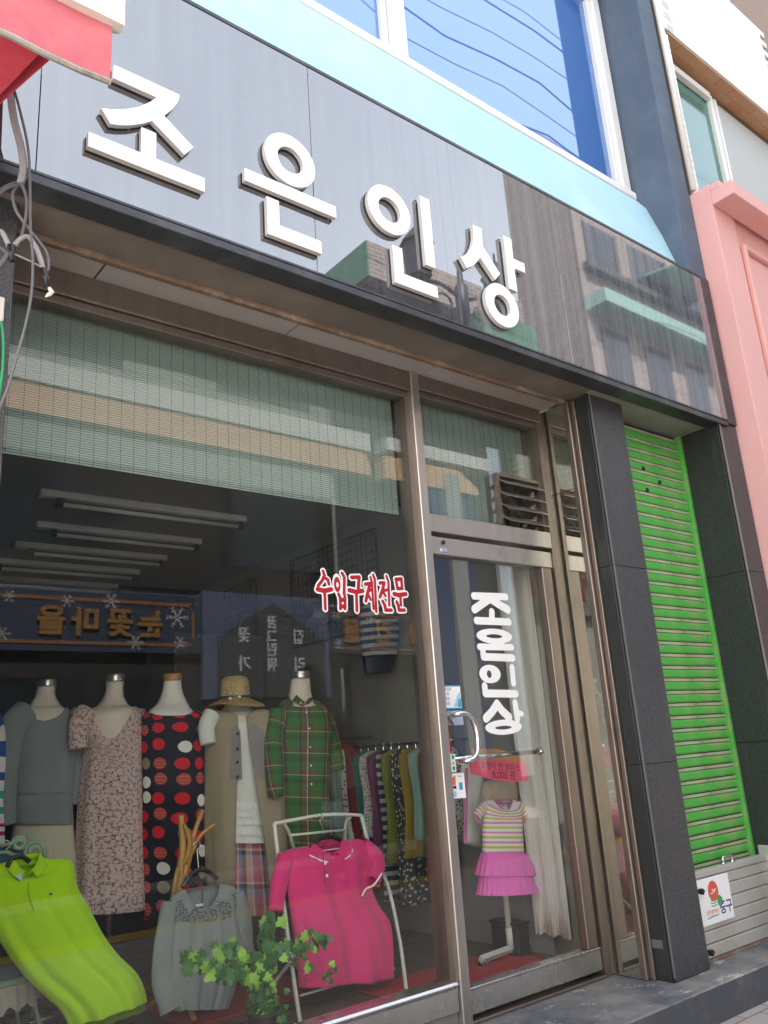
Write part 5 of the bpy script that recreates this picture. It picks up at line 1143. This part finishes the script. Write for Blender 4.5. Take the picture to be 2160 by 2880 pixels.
# branch coat stand
ws = thing('branch_stand', 'natural wooden branch coat stand behind the grey knit top', 'coat stand', (1.62, .98, FZ))
def br_(pts, r): part('branch', MB().tube(smoothpath(pts, 5), [r[0]+(r[1]-r[0])*i/(5*(len(pts)-1)) for i in range(5*(len(pts)-1)+1)], 10), 'branch_wood', ws, True)
TR = (1.827, 1, 0.478)
br_([(TR[0]+.02, TR[1]+.02, FZ+.001), TR, (1.837, 1, 0.629), (1.851, 1, 0.769), (1.84, 1, 0.895)], (.024, .014))
br_([(1.851, 1, 0.612), (1.895, 1.01, 0.716), (1.92, 1.02, 0.802), (1.971, 1.03, 0.905)], (.018, .009))
br_([(1.9, 1.01, 0.715), (1.93, 0.98, 0.789), (2, 0.96, 0.839)], (.013, .007))
br_([(1.862, 1, 0.673), (1.878, 0.98, 0.767), (1.844, 0.97, 0.85)], (.015, .009))
br_([(1.827, 1, 0.508), (1.783, 0.96, 0.518), (1.788, 0.94, 0.625), (1.794, 0.93, 0.67)], (.012, .008))
for a in (.4, 2.5, 4.6): part('foot', MB().tube([(TR[0]+.02, TR[1]+.02, FZ+.10), (TR[0]+.02+.2*math.cos(a), TR[1]+.02+.2*math.sin(a), FZ+.012)], .012, 8), 'branch_wood', ws, True)
# white tube stand
wsn = thing('white_stand', 'white metal tube display stand under the magenta polo', 'display stand', (2.3, .6, FZ))
PL = (2.153, 0.66, 0.831); PRr = (2.666, 0.66, 0.819)
lf = (2.106, 0.414, 0.05); rf = (2.7, 0.432, 0.05)
part('leg', MB().tube(smoothpath([PL, (2.159, 0.6, 0.462), (2.164, 0.54, 0.152), (lf[0], lf[1], FZ+.002)], 6), .0095, 10), 'white_metal', wsn, True)
part('leg', MB().tube(smoothpath([PRr, (2.702, 0.64, 0.635), (2.774, 0.62, 0.483), (2.782, 0.56, 0.235), (rf[0], rf[1], FZ+.002)], 6), .0095, 10), 'white_metal', wsn, True)
part('top_bar', MB().tube(smoothpath([PL, (2.29, 0.66, 0.838), (2.414, 0.66, 0.843), (2.542, 0.66, 0.835), PRr], 5), .0085, 10), 'white_metal', wsn, True)
part('back_leg', MB().tube(smoothpath([(2.21, 0.67, 0.83), (2.302, 0.74, 0.719), (2.516, 0.95, 0.308), (2.32, 1.02, FZ+.002)], 5), .0085, 10), 'white_metal', wsn, True)
part('back_leg', MB().tube(smoothpath([(2.606, 0.67, 0.817), (2.614, 0.74, 0.717), (2.803, 1, 0.052), (2.66, 1.02, FZ+.002)], 5), .0085, 10), 'white_metal', wsn, True)
part('cross_bar', MB().tube([(2.272, 0.71, 0.765), (2.602, 0.71, 0.755)], .006, 8), 'white_metal', wsn, True)
part('cross_bar', MB().tube([(2.196, 0.55, 0.116), (2.748, 0.57, 0.117)], .005, 8), 'white_metal', wsn, True)
# wrought iron chair with scrolls
ch = thing('scroll_chair', 'pale green wrought iron chair with scrolled back behind lime polo', 'chair', (1.1, 1.25, FZ))
def scroll(cx, cz, r0, y, turns=1.9, n=34, d=1, a0=0.0, tail=None):
    P = [(cx+d*(r0*(1-.62*i/n))*math.cos(a0+turns*6.28*i/n), y, cz+(r0*(1-.62*i/n))*math.sin(a0+turns*6.28*i/n)) for i in range(n+1)]
    return MB().tube((tail or [])+P, .0085, 8)
c1 = (1.201, 1.12, 0.8); c2 = (1.136, 1.12, 0.842)
part('scroll', scroll(c1[0], c1[2], .046, 1.12, 1.6, d=1, a0=-.2, tail=smoothpath([(1.276, 1.14, 0.551), (1.265, 1.12, 0.728)], 4)), 'green_metal', ch, True)
part('scroll', scroll(c2[0], c2[2], .030, 1.12, 1.4, d=-1, a0=.2, tail=[(1.06, 1.12, 0.84)]), 'green_metal', ch, True)
part('back_rail', MB().tube(smoothpath([(0.98, 1.12, 0.765), (1.062, 1.12, 0.814), (1.151, 1.12, 0.783)], 5), .0085, 8), 'green_metal', ch, True)
part('back_cushion', MB().sphere((1.11, 1.14, 0.761), .10, 18, 10, (1.1, .3, .6)), 'cushion_blue', ch, True)
sc_ = (1.088, 1.22, 0.322); SZ = sc_[2]; SX = sc_[0]
part('seat', MB().lathe([(.20, -.012), (.215, 0), (.20, .012)], (SX, 1.24, SZ-.012), 36), 'green_metal', ch, True)
part('cushion', MB().lathe([(.19, .002), (.205, .015), (.19, .045), (.12, .065), (.01, .07)], (SX, 1.24, SZ), 36), 'cushion_blue', ch, True)
fm = MB()
for i in range(91):
    a = 2*math.pi*i/90; w = .206+.008*math.sin(i*1.9); fm.v += [(SX+w*math.cos(a), 1.24+w*math.sin(a), SZ-.022), (SX+(w+.012)*math.cos(a), 1.24+(w+.012)*math.sin(a), SZ-.11+.014*math.sin(i*1.3))]
fm.f = [(2*i, 2*i+2, 2*i+3, 2*i+1) for i in range(90)]; fm.smooth = True
part('fringe', fm, 'lace_cream', ch)
for a in (-.75, .8, 2.4, 3.9): part('leg', MB().tube(smoothpath([(SX+.18*math.cos(a), 1.24+.18*math.sin(a), SZ-.02), (SX+.2*math.cos(a), 1.24+.2*math.sin(a), (SZ+FZ)/2), (SX+.25*math.cos(a), 1.24+.25*math.sin(a), FZ+.008)], 4), .0085, 8), 'green_metal', ch, True)

# ivy in a pot
iv = thing('ivy_plant', 'trailing green ivy in a low pot near the window bottom', 'plant', (2.02, .42, FZ))
ic = (1.918, 0.4, 0.342)
part('pot', MB().lathe([(.05, 0), (.07, .08), (.075, .09), (.065, .09), (.06, .075)], (ic[0]+.02, ic[1]+.02, FZ+.001), 24), 'pot', iv, True)
lm_ = []
star = [(0, 0), (.30, -.12), (.52, .10), (.36, .30), (.42, .62), (.16, .62), (0, 1.0), (-.16, .62), (-.42, .62), (-.36, .30), (-.52, .10), (-.30, -.12)]
for mt in ('ivy_leaf', 'ivy_young'):
    m = MB(); m.v = [(x, .10*abs(x)+.06*y*y, y-.1) for x, y in star]+[(0, -.02, .33)]
    m.f = [(i, (i+1) % 12, 12) for i in range(12)]; lm_.append(mesh('leaf', m, mt))
rng = random.Random(5); stems = MB(); leafpos = []
def vine(pts, dens, sz, young=.2):
    P = smoothpath(pts, 6); stems.tube(P, .0018, 5)
    for p in P:
        for _ in range(dens):
            leafpos.append((p+Vector((rng.gauss(0, .018), rng.gauss(0, .016), rng.gauss(0, .016))), sz*rng.uniform(.65, 1.15), rng.random() < young))
TP = Vector((ic[0]+.02, ic[1]+.02, FZ+.09))
vine([TP, (1.937, 0.42, 0.296), (1.966, 0.42, 0.399), (1.969, 0.4, 0.475)], 3, .052)
vine([TP, (1.832, 0.38, 0.348), (1.742, 0.36, 0.406), (1.669, 0.34, 0.384), (1.609, 0.34, 0.387), (1.537, 0.33, 0.405)], 2, .048, .3)
vine([TP, (1.983, 0.38, 0.346), (2.059, 0.36, 0.362), (2.142, 0.35, 0.376), (2.192, 0.34, 0.34)], 2, .042, .25)
vine([TP, (1.953, 0.36, 0.328), (2.061, 0.34, 0.297), (2.158, 0.33, 0.239), (2.251, 0.32, 0.229)], 1, .038, .4)
vine([TP, (1.898, 0.34, 0.289), (1.926, 0.32, 0.222), (1.966, 0.31, 0.138), (1.967, 0.31, 0.075)], 1, .034, .15)
vine([TP, (1.821, 0.36, 0.314), (1.715, 0.34, 0.331), (1.626, 0.33, 0.362)], 3, .052, .2)
vine([TP, (1.926, 0.4, 0.328), (2.014, 0.4, 0.379), (2.033, 0.4, 0.417)], 3, .052, .1)
vine([TP, (1.881, 0.38, 0.312), (1.821, 0.36, 0.352), (1.768, 0.35, 0.377), (1.736, 0.35, 0.357)], 3, .05, .12)
vine([TP, (1.948, 0.38, 0.3), (2.011, 0.37, 0.316), (2.074, 0.36, 0.305)], 3, .046, .12)
vine([TP, (1.871, 0.42, 0.349), (1.84, 0.42, 0.421), (1.857, 0.42, 0.458)], 2, .048, .3)
for p, s_, yg in leafpos[:290]:
    o = part('leaf', lm_[1 if yg else 0], None, iv, loc=tuple(p)); o.scale = (s_,)*3
    o.rotation_euler = (rng.uniform(-.9, .5), rng.uniform(-2.6, 2.6), rng.uniform(-.7, .7))
part('stem', stems, 'ivy_stem', iv)

# ---------------------------------------------------------------- things behind the door
rk = thing('garment_stand', 'white rolling garment stand carrying the child dress', 'garment stand', (3.629, 0.621, 0.05))
rb = Vector((3.438, 0.457, 0.09)); cst = Vector((3.199, 0.425, 0.05)); 
d_ = (rb-Vector((cst[0], cst[1], rb[2]))); d_.z = 0
part('post', MB().tube([rb, (rb.x, rb.y, .93)], .016, 12), 'white_metal', rk, True)
part('post_collar', MB().tube([rb+Vector((0, 0, .0)), rb+Vector((0, 0, .10))], .020, 12), 'white_metal', rk, True)
e1 = rb-d_*1.06; e2 = rb+d_*1.1
part('base_bar', MB().tube([e1, e2], .019, 4), 'white_metal', rk)
for e in (e1+d_*.06, e2-d_*.06):
    part('caster', MB().tube([(e.x-.012, e.y, FZ+.026), (e.x+.012, e.y, FZ+.026)], .025, 16).tube([(e.x, e.y, FZ+.03), (e.x, e.y, rb.z)], .008, 8), 'cable_grey', rk, True)
YD = .36
kd = thing('child_dress', 'child dress with pink and yellow stripes and pink tulle skirt', 'dress', (3.362, 0.36, 0.815))
kb = [(3.385, 0.36, 0.831, 0.072, -0.006), (3.387, 0.36, 0.823, 0.11, -0.01), (3.382, 0.36, 0.792, 0.142, -0.013), (3.372, 0.36, 0.725, 0.141, -0.014), (3.361, 0.36, 0.638, 0.142, -0.016), (3.354, 0.36, 0.567, 0.146, -0.016)]
solid(part('bodice', shell(kb, .30, 56, 5, amp=.01, freq=5, dip=.05, dipw=.10), 'kid_stripe', kd), .002)
fabric('pink_trim', (.70, .20, .42))
part('neckline', MB().tube([(kb[0][0]+kb[0][3]*math.cos(a), kb[0][1]+.30*kb[0][3]*math.sin(a)-.003, kb[0][2]-.05*max(0, -math.sin(a))**2) for a in [2*math.pi*i/36 for i in range(37)]], .0045, 8), 'pink_trim', kd, True)
part('sleeve', limb([(3.275, 0.36, 0.819), (3.204, 0.345, 0.794), (3.159, 0.335, 0.764)], (.026, .030), .6), 'kid_stripe', kd); part('sleeve', limb([(3.49, 0.36, 0.8), (3.536, 0.36, 0.77), (3.558, 0.355, 0.728)], (.026, .028), .6), 'kid_stripe', kd)
part('sleeve_hem', MB().tube([(3.122, 0.315, 0.791), (3.161, 0.325, 0.743), (3.2, 0.335, 0.729)], .004, 8).tube([(3.557, 0.34, 0.754), (3.534, 0.34, 0.72), (3.502, 0.345, 0.698)], .004, 8), 'pink_trim', kd, True)
part('tulle_tier', shell([(3.356, 0.36, 0.572, 0.148, -0.018), (3.361, 0.36, 0.525, 0.177, -0.022), (3.357, 0.36, 0.463, 0.197, -0.025)], .42, 110, 6, amp=.045, freq=23, seed=81), 'tulle', kd)
part('tulle_tier', shell([(3.356, 0.36, 0.499, 0.162, -0.021), (3.357, 0.36, 0.432, 0.181, -0.024), (3.36, 0.36, 0.374, 0.201, -0.021)], .44, 120, 6, amp=.05, freq=27, seed=82), 'tulle', kd)
part('neck_label', MB().poly([(3.343, 0.352, 0.795), (3.409, 0.352, 0.796), (3.412, 0.352, 0.782), (3.346, 0.352, 0.779)]), 'sticker_white', kd)
fabric('wrap_yellow', (.52, .42, .30), .5)
pb = thing('wrapped_dress', 'yellow garment in clear plastic behind the child dress', 'garment', (3.461, 0.44, 0.861))
solid(part('body', shell([(3.474, 0.44, 0.926, 0.082, -0.004), (3.476, 0.44, 0.907, 0.138, -0.009), (3.467, 0.44, 0.824, 0.155, -0.013), (3.472, 0.44, 0.677, 0.159, -0.017), (3.492, 0.44, 0.606, 0.162, -0.015)], .2, 48, 4, amp=.04, freq=7), 'wrap_yellow', pb), .002)
pw = thing('pink_jacket', 'pink and white garment hanging left of the child dress', 'garment', (3.292, 0.5, 0.748))
solid(part('body', shell([(3.328, 0.52, 1.022, 0.058, -0.004), (3.33, 0.52, 0.965, 0.077, -0.005), (3.324, 0.52, 0.818, 0.068, -0.006), (3.295, 0.52, 0.606, 0.06, -0.022)], .4, 44, 4, amp=.04, freq=6), 'white_cotton', pw), .002)
part('trim', limb([(3.24, 0.46, 1.007), (3.213, 0.46, 0.846), (3.183, 0.46, 0.633)], (.012, .012), .4), 'pink_trim', pw)
pc = thing('price_card', 'hot pink handwritten price card hanging above the child dress', 'card', (3.232, 0.22, 1.001))
cardv = [(3.005, 0.2, 1.049), (3.079, 0.2, 1.056), (3.414, 0.2, 1.019), (3.431, 0.2, 0.923), (3.279, 0.2, 0.927), (3.152, 0.2, 0.95), (3.019, 0.2, 0.987)]
solid(part('card', MB().poly(cardv), 'card_pink', pc), .0015)
a0 = Vector((3.087, 0.197, 1.009)); xd = (Vector((3.37, 0.197, 0.977))-a0); xl = xd.length; xd = xd/xl; zd = Vector((0, 0, 1)); zd = (zd-xd*zd.dot(xd)).normalized()
part('lettering', text_mb('꼬맹이 면 원피스', xl/7.0, a0, tuple(xd), tuple(zd)), 'ink', pc)
a1 = Vector((3.161, 0.197, 0.956)); part('lettering', text_mb('8,000 원', xl/5.6, a1, tuple(xd), tuple(zd)), 'ink', pc)
solo('orange_card', MB().poly([(3.096, 0.26, 1.105), (3.288, 0.26, 1.095), (3.473, 0.26, 1.049), (3.473, 0.26, 1.014), (3.089, 0.26, 1.053)]), 'card_orange', 'orange paper card behind the pink price card', 'card')
# curtain on the right wall
cu_ = MB(); nz = 14; nyy = 60
for i in range(nz+1):
    z = 2.30-(2.30-.155)*i/nz
    for j in range(nyy+1):
        y = .13+.25*j/nyy+.01*(i/nz)*math.sin(j*.3); cu_.v.append((3.545+.0028*math.sin(j*2.1)+.004*math.sin(j*.25+i*.3), y, z-.008*math.sin(j*.55)*(i == nz)))
for i in range(nz):
    for j in range(nyy): cu_.f.append((i*(nyy+1)+j, i*(nyy+1)+j+1, (i+1)*(nyy+1)+j+1, (i+1)*(nyy+1)+j))
cu_.smooth = True
ct = thing('curtain', 'cream ribbed curtain hanging on the wall right of the door', 'curtain', (3.55, .4, 2.3))
solid(part('cloth', cu_, 'curtain_cream', ct), .003); part('rod', MB().tube([(3.55, .1, 2.31), (3.55, .45, 2.31)], .01, 8), 'white_metal', ct, True)
bn = thing('black_box', 'black plastic box on the floor below the cream curtain', 'box', (3.45, .45, FZ))
part('body', B(3.44, 3.535, .40, .60, FZ+.001, .20, .01), 'black', bn); part('lid', B(3.435, 3.54, .395, .605, .201, .212, .004), 'black', bn)
# wire grids with hats on the right wall
def grid(y0, y1, z0, z1, label):
    g_ = thing('wire_grid', label, 'wire rack', (3.55, (y0+y1)/2, z0)); m = MB()
    y = y0
    part('frame', MB().tube([(3.55, y0, z0), (3.55, y1, z0), (3.55, y1, z1), (3.55, y0, z1), (3.55, y0, z0)], .009, 6), 'black', g_)
    while y < y1: m.tube([(3.555, y, z0), (3.555, y, z1)], .0028, 4); y += .06
    z = z0
    while z < z1: m.tube([(3.552, y0, z), (3.552, y1, z)], .0028, 4); z += .06
    part('wires', m, 'black', g_, kind='stuff')
grid(1.5, 2.62, 1.95, 2.648, 'black wire grid with hats high on the right wall')
grid(3.18, 3.75, 1.95, 2.62, 'smaller black wire grid farther back on the wall')
for i, (y, z, m_, lb) in enumerate(((1.85, 2.32, 'opp_brown', 'brown cap on the wire grid nearest the window'), (2.12, 2.40, 'black', 'black cap high on the wire grid'), (2.40, 2.20, 'black', 'black hat low on the wire grid'), (2.10, 2.12, 'linen_grey', 'grey hat beneath the black cap on the grid'), (2.70, 2.10, 'linen_grey', 'grey cap just beyond the wire grid'))):
    h = thing('cap', lb, 'hat', (3.47, y, z), 'hats on the wall grid')
    part('crown', MB().sphere((3.475, y, z), .075, 18, 8, (.9, 1, .75)), m_, h, True)
    part('brim', MB().lathe([(.07, -.004), (.125, -.012), (.125, -.006), (.07, .006)], (3.465, y-.03, z-.03), 24), m_, h, True)
# striped jumper hanging under the grid
sj = [(3.423, 1.35, 2.09, 0.072, 0.004), (3.422, 1.35, 2.066, 0.115, 0.006), (3.421, 1.35, 2, 0.155, 0.013), (3.41, 1.35, 1.834, 0.145, 0.01), (3.396, 1.35, 1.716, 0.13, 0.006)]
jm = thing('striped_jumper', 'navy and white striped jumper hanging inside near the door post', 'jumper', sj[0][:3])
solid(part('body', shell(sj, .4, 48, 5, amp=.05, freq=6), 'navy_stripe', jm), .003)
part('hem', shell([(3.396, 1.35, 1.716, 0.13, 0.006), (3.378, 1.35, 1.614, 0.104, 0.006)], .4, 40, 3), 'opp_navy', jm)
# garment rail in the back with many garments
rl = thing('garment_rail', 'chrome garment rail packed with dresses behind the door post', 'clothes rail', (3.0, 1.75, FZ))
part('rail', MB().tube([(2.5, 1.75, 1.22), (3.6, 1.75, 1.22)], .011, 10), 'chrome', rl, True)
part('post', MB().tube([(2.5, 1.75, FZ+.001), (2.5, 1.75, 1.22)], .011, 10).box(2.485, 2.515, 1.5, 2.0, FZ+.0005, FZ+.02), 'chrome', rl, True)
cols = [('g_yellow', 'mustard yellow dress'), ('floral', 'white flowered dress'), ('floral_dark', 'black speckled dress'), ('g_red', 'dark red dress'), ('g_teal', 'teal top'), ('navy_stripe', 'striped top'), ('g_yellow2', 'olive yellow dress'), ('g_lilac', 'plum dress'), ('plaid_pastel', 'plaid dress'), ('g_mint', 'mint top'), ('floral', 'flowered blouse'), ('g_red', 'red blouse'), ('g_black', 'black dress'), ('g_teal', 'turquoise dress')][:12]
fabric('g_yellow', (.26, .18, .015)); fabric('g_red', (.22, .02, .025)); fabric('g_teal', (.02, .17, .17)); fabric('g_yellow2', (.18, .2, .03)); fabric('g_lilac', (.18, .05, .13)); fabric('g_mint', (.2, .33, .28)); fabric('g_black', (.02, .02, .022))
ords = ('first', 'second', 'third', 'fourth', 'fifth', 'sixth', 'seventh', 'eighth', 'ninth', 'tenth', 'eleventh', 'twelfth', 'thirteenth', 'fourteenth')
for i, (mt, nm) in enumerate(cols):
    x = 2.58+i*.066; L_ = .55+.38*rng.random(); w = .030+.012*rng.random(); y = 1.75
    rws = [(x, y, 1.185, .02, 0), (x, y, 1.165, w*.8, 0), (x, y, 1.10, w, 0), (x, y, 1.12-L_*.5, w*1.05, 0), (x+.01, y, max(.12, 1.12-L_), w*1.5, 0)]
    gm = thing('hanging_garment', nm+' on the packed rail, '+ords[i]+' from the left', 'garment', (x, y, 1.18), 'garments on the packed rail')
    solid(part('body', shell(rws, 4.6, 40, 5, amp=.12, freq=8, seed=100+i), mt, gm), .002)
    part('hook', MB().tube([(x, y, 1.18), (x, y, 1.235)], .003, 6), 'chrome', gm)
rl = thing('wall_rail', 'wall mounted rail of colourful dresses beside the glass door', 'clothes rail', (3.42, 1.2, 1.2))
part('rail', MB().tube([(3.42, .78, 1.16), (3.42, 1.72, 1.16)], .010, 10), 'chrome', rl, True)
for y in (.80, 1.70): part('bracket', MB().tube([(3.42, y, 1.16), (3.599, y, 1.16)], .007, 8), 'chrome', rl, True)
for i, (mt, nm) in enumerate((('floral', 'white flowered dress'), ('g_red', 'dark red dress'), ('g_mint', 'mint green top'), ('g_yellow', 'mustard dress'), ('floral_dark', 'black speckled dress'), ('g_yellow2', 'olive dress'), ('navy_stripe', 'striped top'), ('g_lilac', 'plum dress'), ('floral', 'pale flowered blouse'), ('g_teal', 'teal dress'), ('g_red', 'red blouse'))):
    y = .84+i*.08; L_ = .40+.42*rng.random(); w = .105+.04*rng.random(); x = 3.42
    rws = [(x, y, 1.13, .03, 0), (x, y, 1.115, w*.7, 0), (x-.005, y, 1.06, w, 0), (x, y, 1.06-L_*.5, w*.85, 0), (x+.01, y, max(.10, 1.06-L_), w*1.1, 0)]
    gm = thing('hanging_garment', nm+' on the wall rail, '+ords[i]+' behind the door glass', 'garment', (x, y, 1.13), 'garments on the wall rail')
    solid(part('body', shell(rws, .24, 44, 5, amp=.12, freq=6, fold=.08, fk=6, seed=140+i), mt, gm), .002)
    part('hook', MB().tube([(x, y, 1.125), (x, y, 1.172)], .003, 6), 'chrome', gm)
# papers and dark cabinet in the back
solo('notice_paper', MB().box(0, .16, -.002, 0, 0, .24).add([], []), 'sticker_pale', 'pale blue notice sheet fixed on the dark cabinet', 'paper').location = (3.0, 2.995, 1.05)
cbn = thing('dark_cabinet', 'tall dark cabinet standing behind the garment rail', 'cabinet', (3.1, 3.2, FZ))
part('body', B(2.72, 3.5, 3.0, 3.4, FZ+.001, 2.1, .005), 'int_dark', cbn); part('door', B(2.74, 3.1, 2.985, 2.9995, FZ+.05, 2.05, .003), 'int_dark', cbn); part('door', B(3.115, 3.48, 2.985, 2.9995, FZ+.05, 2.05, .003), 'int_dark', cbn)

# ---------------------------------------------------------------- passer-by on the street (mirrored in the window)
pe = thing('person', 'person in dark wide hat and cream top with handbag, mirrored in window', 'person', (5.45, -4.6, -.142))
plain('skin', (.42, .25, .18), .55, 0, .05); fabric('p_cream', (.50, .46, .38)); fabric('p_grey', (.16, .15, .15)); fabric('p_dark', (.03, .02, .025)); plain('p_bag', (.55, .58, .60), .4)
def skin_body(name, verts, edges, mat, par, sub=2):
    me = bpy.data.meshes.new(name); me.from_pydata([v[:3] for v in verts], edges, []); me.materials.append(MATS[mat])
    o = bpy.data.objects.new(name, me); _link(o, par)
    o.modifiers.new('skin', 'SKIN'); me.skin_vertices.new() if not me.skin_vertices else None
    sv = me.skin_vertices[0].data
    for i, v in enumerate(verts): sv[i].radius = (v[3], v[4] if len(v) > 4 else v[3])
    sv[0].use_root = True
    o.modifiers.new('smooth', 'SUBSURF').levels = 1; o.modifiers['smooth'].render_levels = sub; return o
X, Yp, Zp = 5.45, -4.6, -.142
H = lambda x, y, z, r, r2=None: (X+x, Yp+y, Zp+z*.93, r, r2 or r)
vb = [H(0, 0, .88, .13, .10), H(0, 0, 1.05, .115, .085), H(0, 0, 1.25, .14, .09), H(0, 0, 1.36, .10, .07), H(0, .01, 1.43, .045), H(0, .02, 1.50, .05), H(0, .03, 1.58, .078, .085), H(0, .03, 1.66, .06),
      H(.17, 0, 1.34, .05), H(.21, .02, 1.08, .038), H(.20, .10, .86, .028), H(.20, .13, .80, .030), H(.20, .15, .73, .018),
      H(-.17, 0, 1.34, .05), H(-.21, -.02, 1.08, .038), H(-.19, .06, .88, .028), H(-.19, .09, .82, .030), H(-.19, .11, .75, .018),
      H(.085, 0, .80, .085), H(.09, .06, .47, .058), H(.09, .03, .09, .036), H(.09, .16, .035, .032),
      H(-.085, 0, .80, .085), H(-.09, -.06, .47, .058), H(-.09, -.14, .10, .036), H(-.09, -.02, .035, .032)]
eb = [(0, 1), (1, 2), (2, 3), (3, 4), (4, 5), (5, 6), (6, 7), (3, 8), (8, 9), (9, 10), (10, 11), (11, 12), (3, 13), (13, 14), (14, 15), (15, 16), (16, 17), (0, 18), (18, 19), (19, 20), (20, 21), (0, 22), (22, 23), (23, 24), (24, 25)]
bod = skin_body('body', vb, eb, 'skin', pe)
def torso_rows(zs): return [(X, Yp, Zp+z*.93, w, 0) for z, w in zs]
part('top', shell(torso_rows([(1.43, .07), (1.40, .16), (1.33, .19), (1.15, .16), (.98, .165)]), .68, 40, 5, dip=.04), 'p_cream', bod)
part('tunic', shell(torso_rows([(1.0, .165), (.85, .185), (.74, .20)]), .70, 40, 5, amp=.02), 'p_grey', bod)
part('trousers', limb([vb[18][:3], vb[19][:3], vb[20][:3]], (.105, .055), .9), 'p_dark', bod); part('trousers', limb([vb[22][:3], vb[23][:3], vb[24][:3]], (.105, .055), .9), 'p_dark', bod)
ht = thing('sun_hat', 'dark wide brimmed sun hat with yellow band worn by passer-by', 'hat', (X, Yp+.03, Zp+1.56))
part('brim', MB().lathe([(.27, -.05), (.26, -.04), (.12, .0), (.115, .03), (.105, .10), (.05, .135), (.002, .14)], (X, Yp+.03, Zp+1.49), 32), 'p_dark', ht, True)
part('band', MB().lathe([(.121, .012), (.119, .035)], (X, Yp+.03, Zp+1.49), 32, 1, False), 'g_yellow', ht, True)
hb = thing('handbag', 'pale grey handbag carried by the passer-by in the street', 'bag', (X-.24, Yp+.05, Zp+.7))
part('body', B(X-.30, X-.20, Yp-.10, Yp+.16, Zp+.56, Zp+.80, .015), 'p_bag', hb)
part('strap', MB().tube(smoothpath([(X-.25, Yp-.06, Zp+.80), (X-.22, Yp, Zp+1.0), (X-.19, Yp+.01, Zp+1.28), (X-.22, Yp+.06, Zp+1.0), (X-.25, Yp+.12, Zp+.80)], 4), .007, 6), 'p_bag', hb, True)
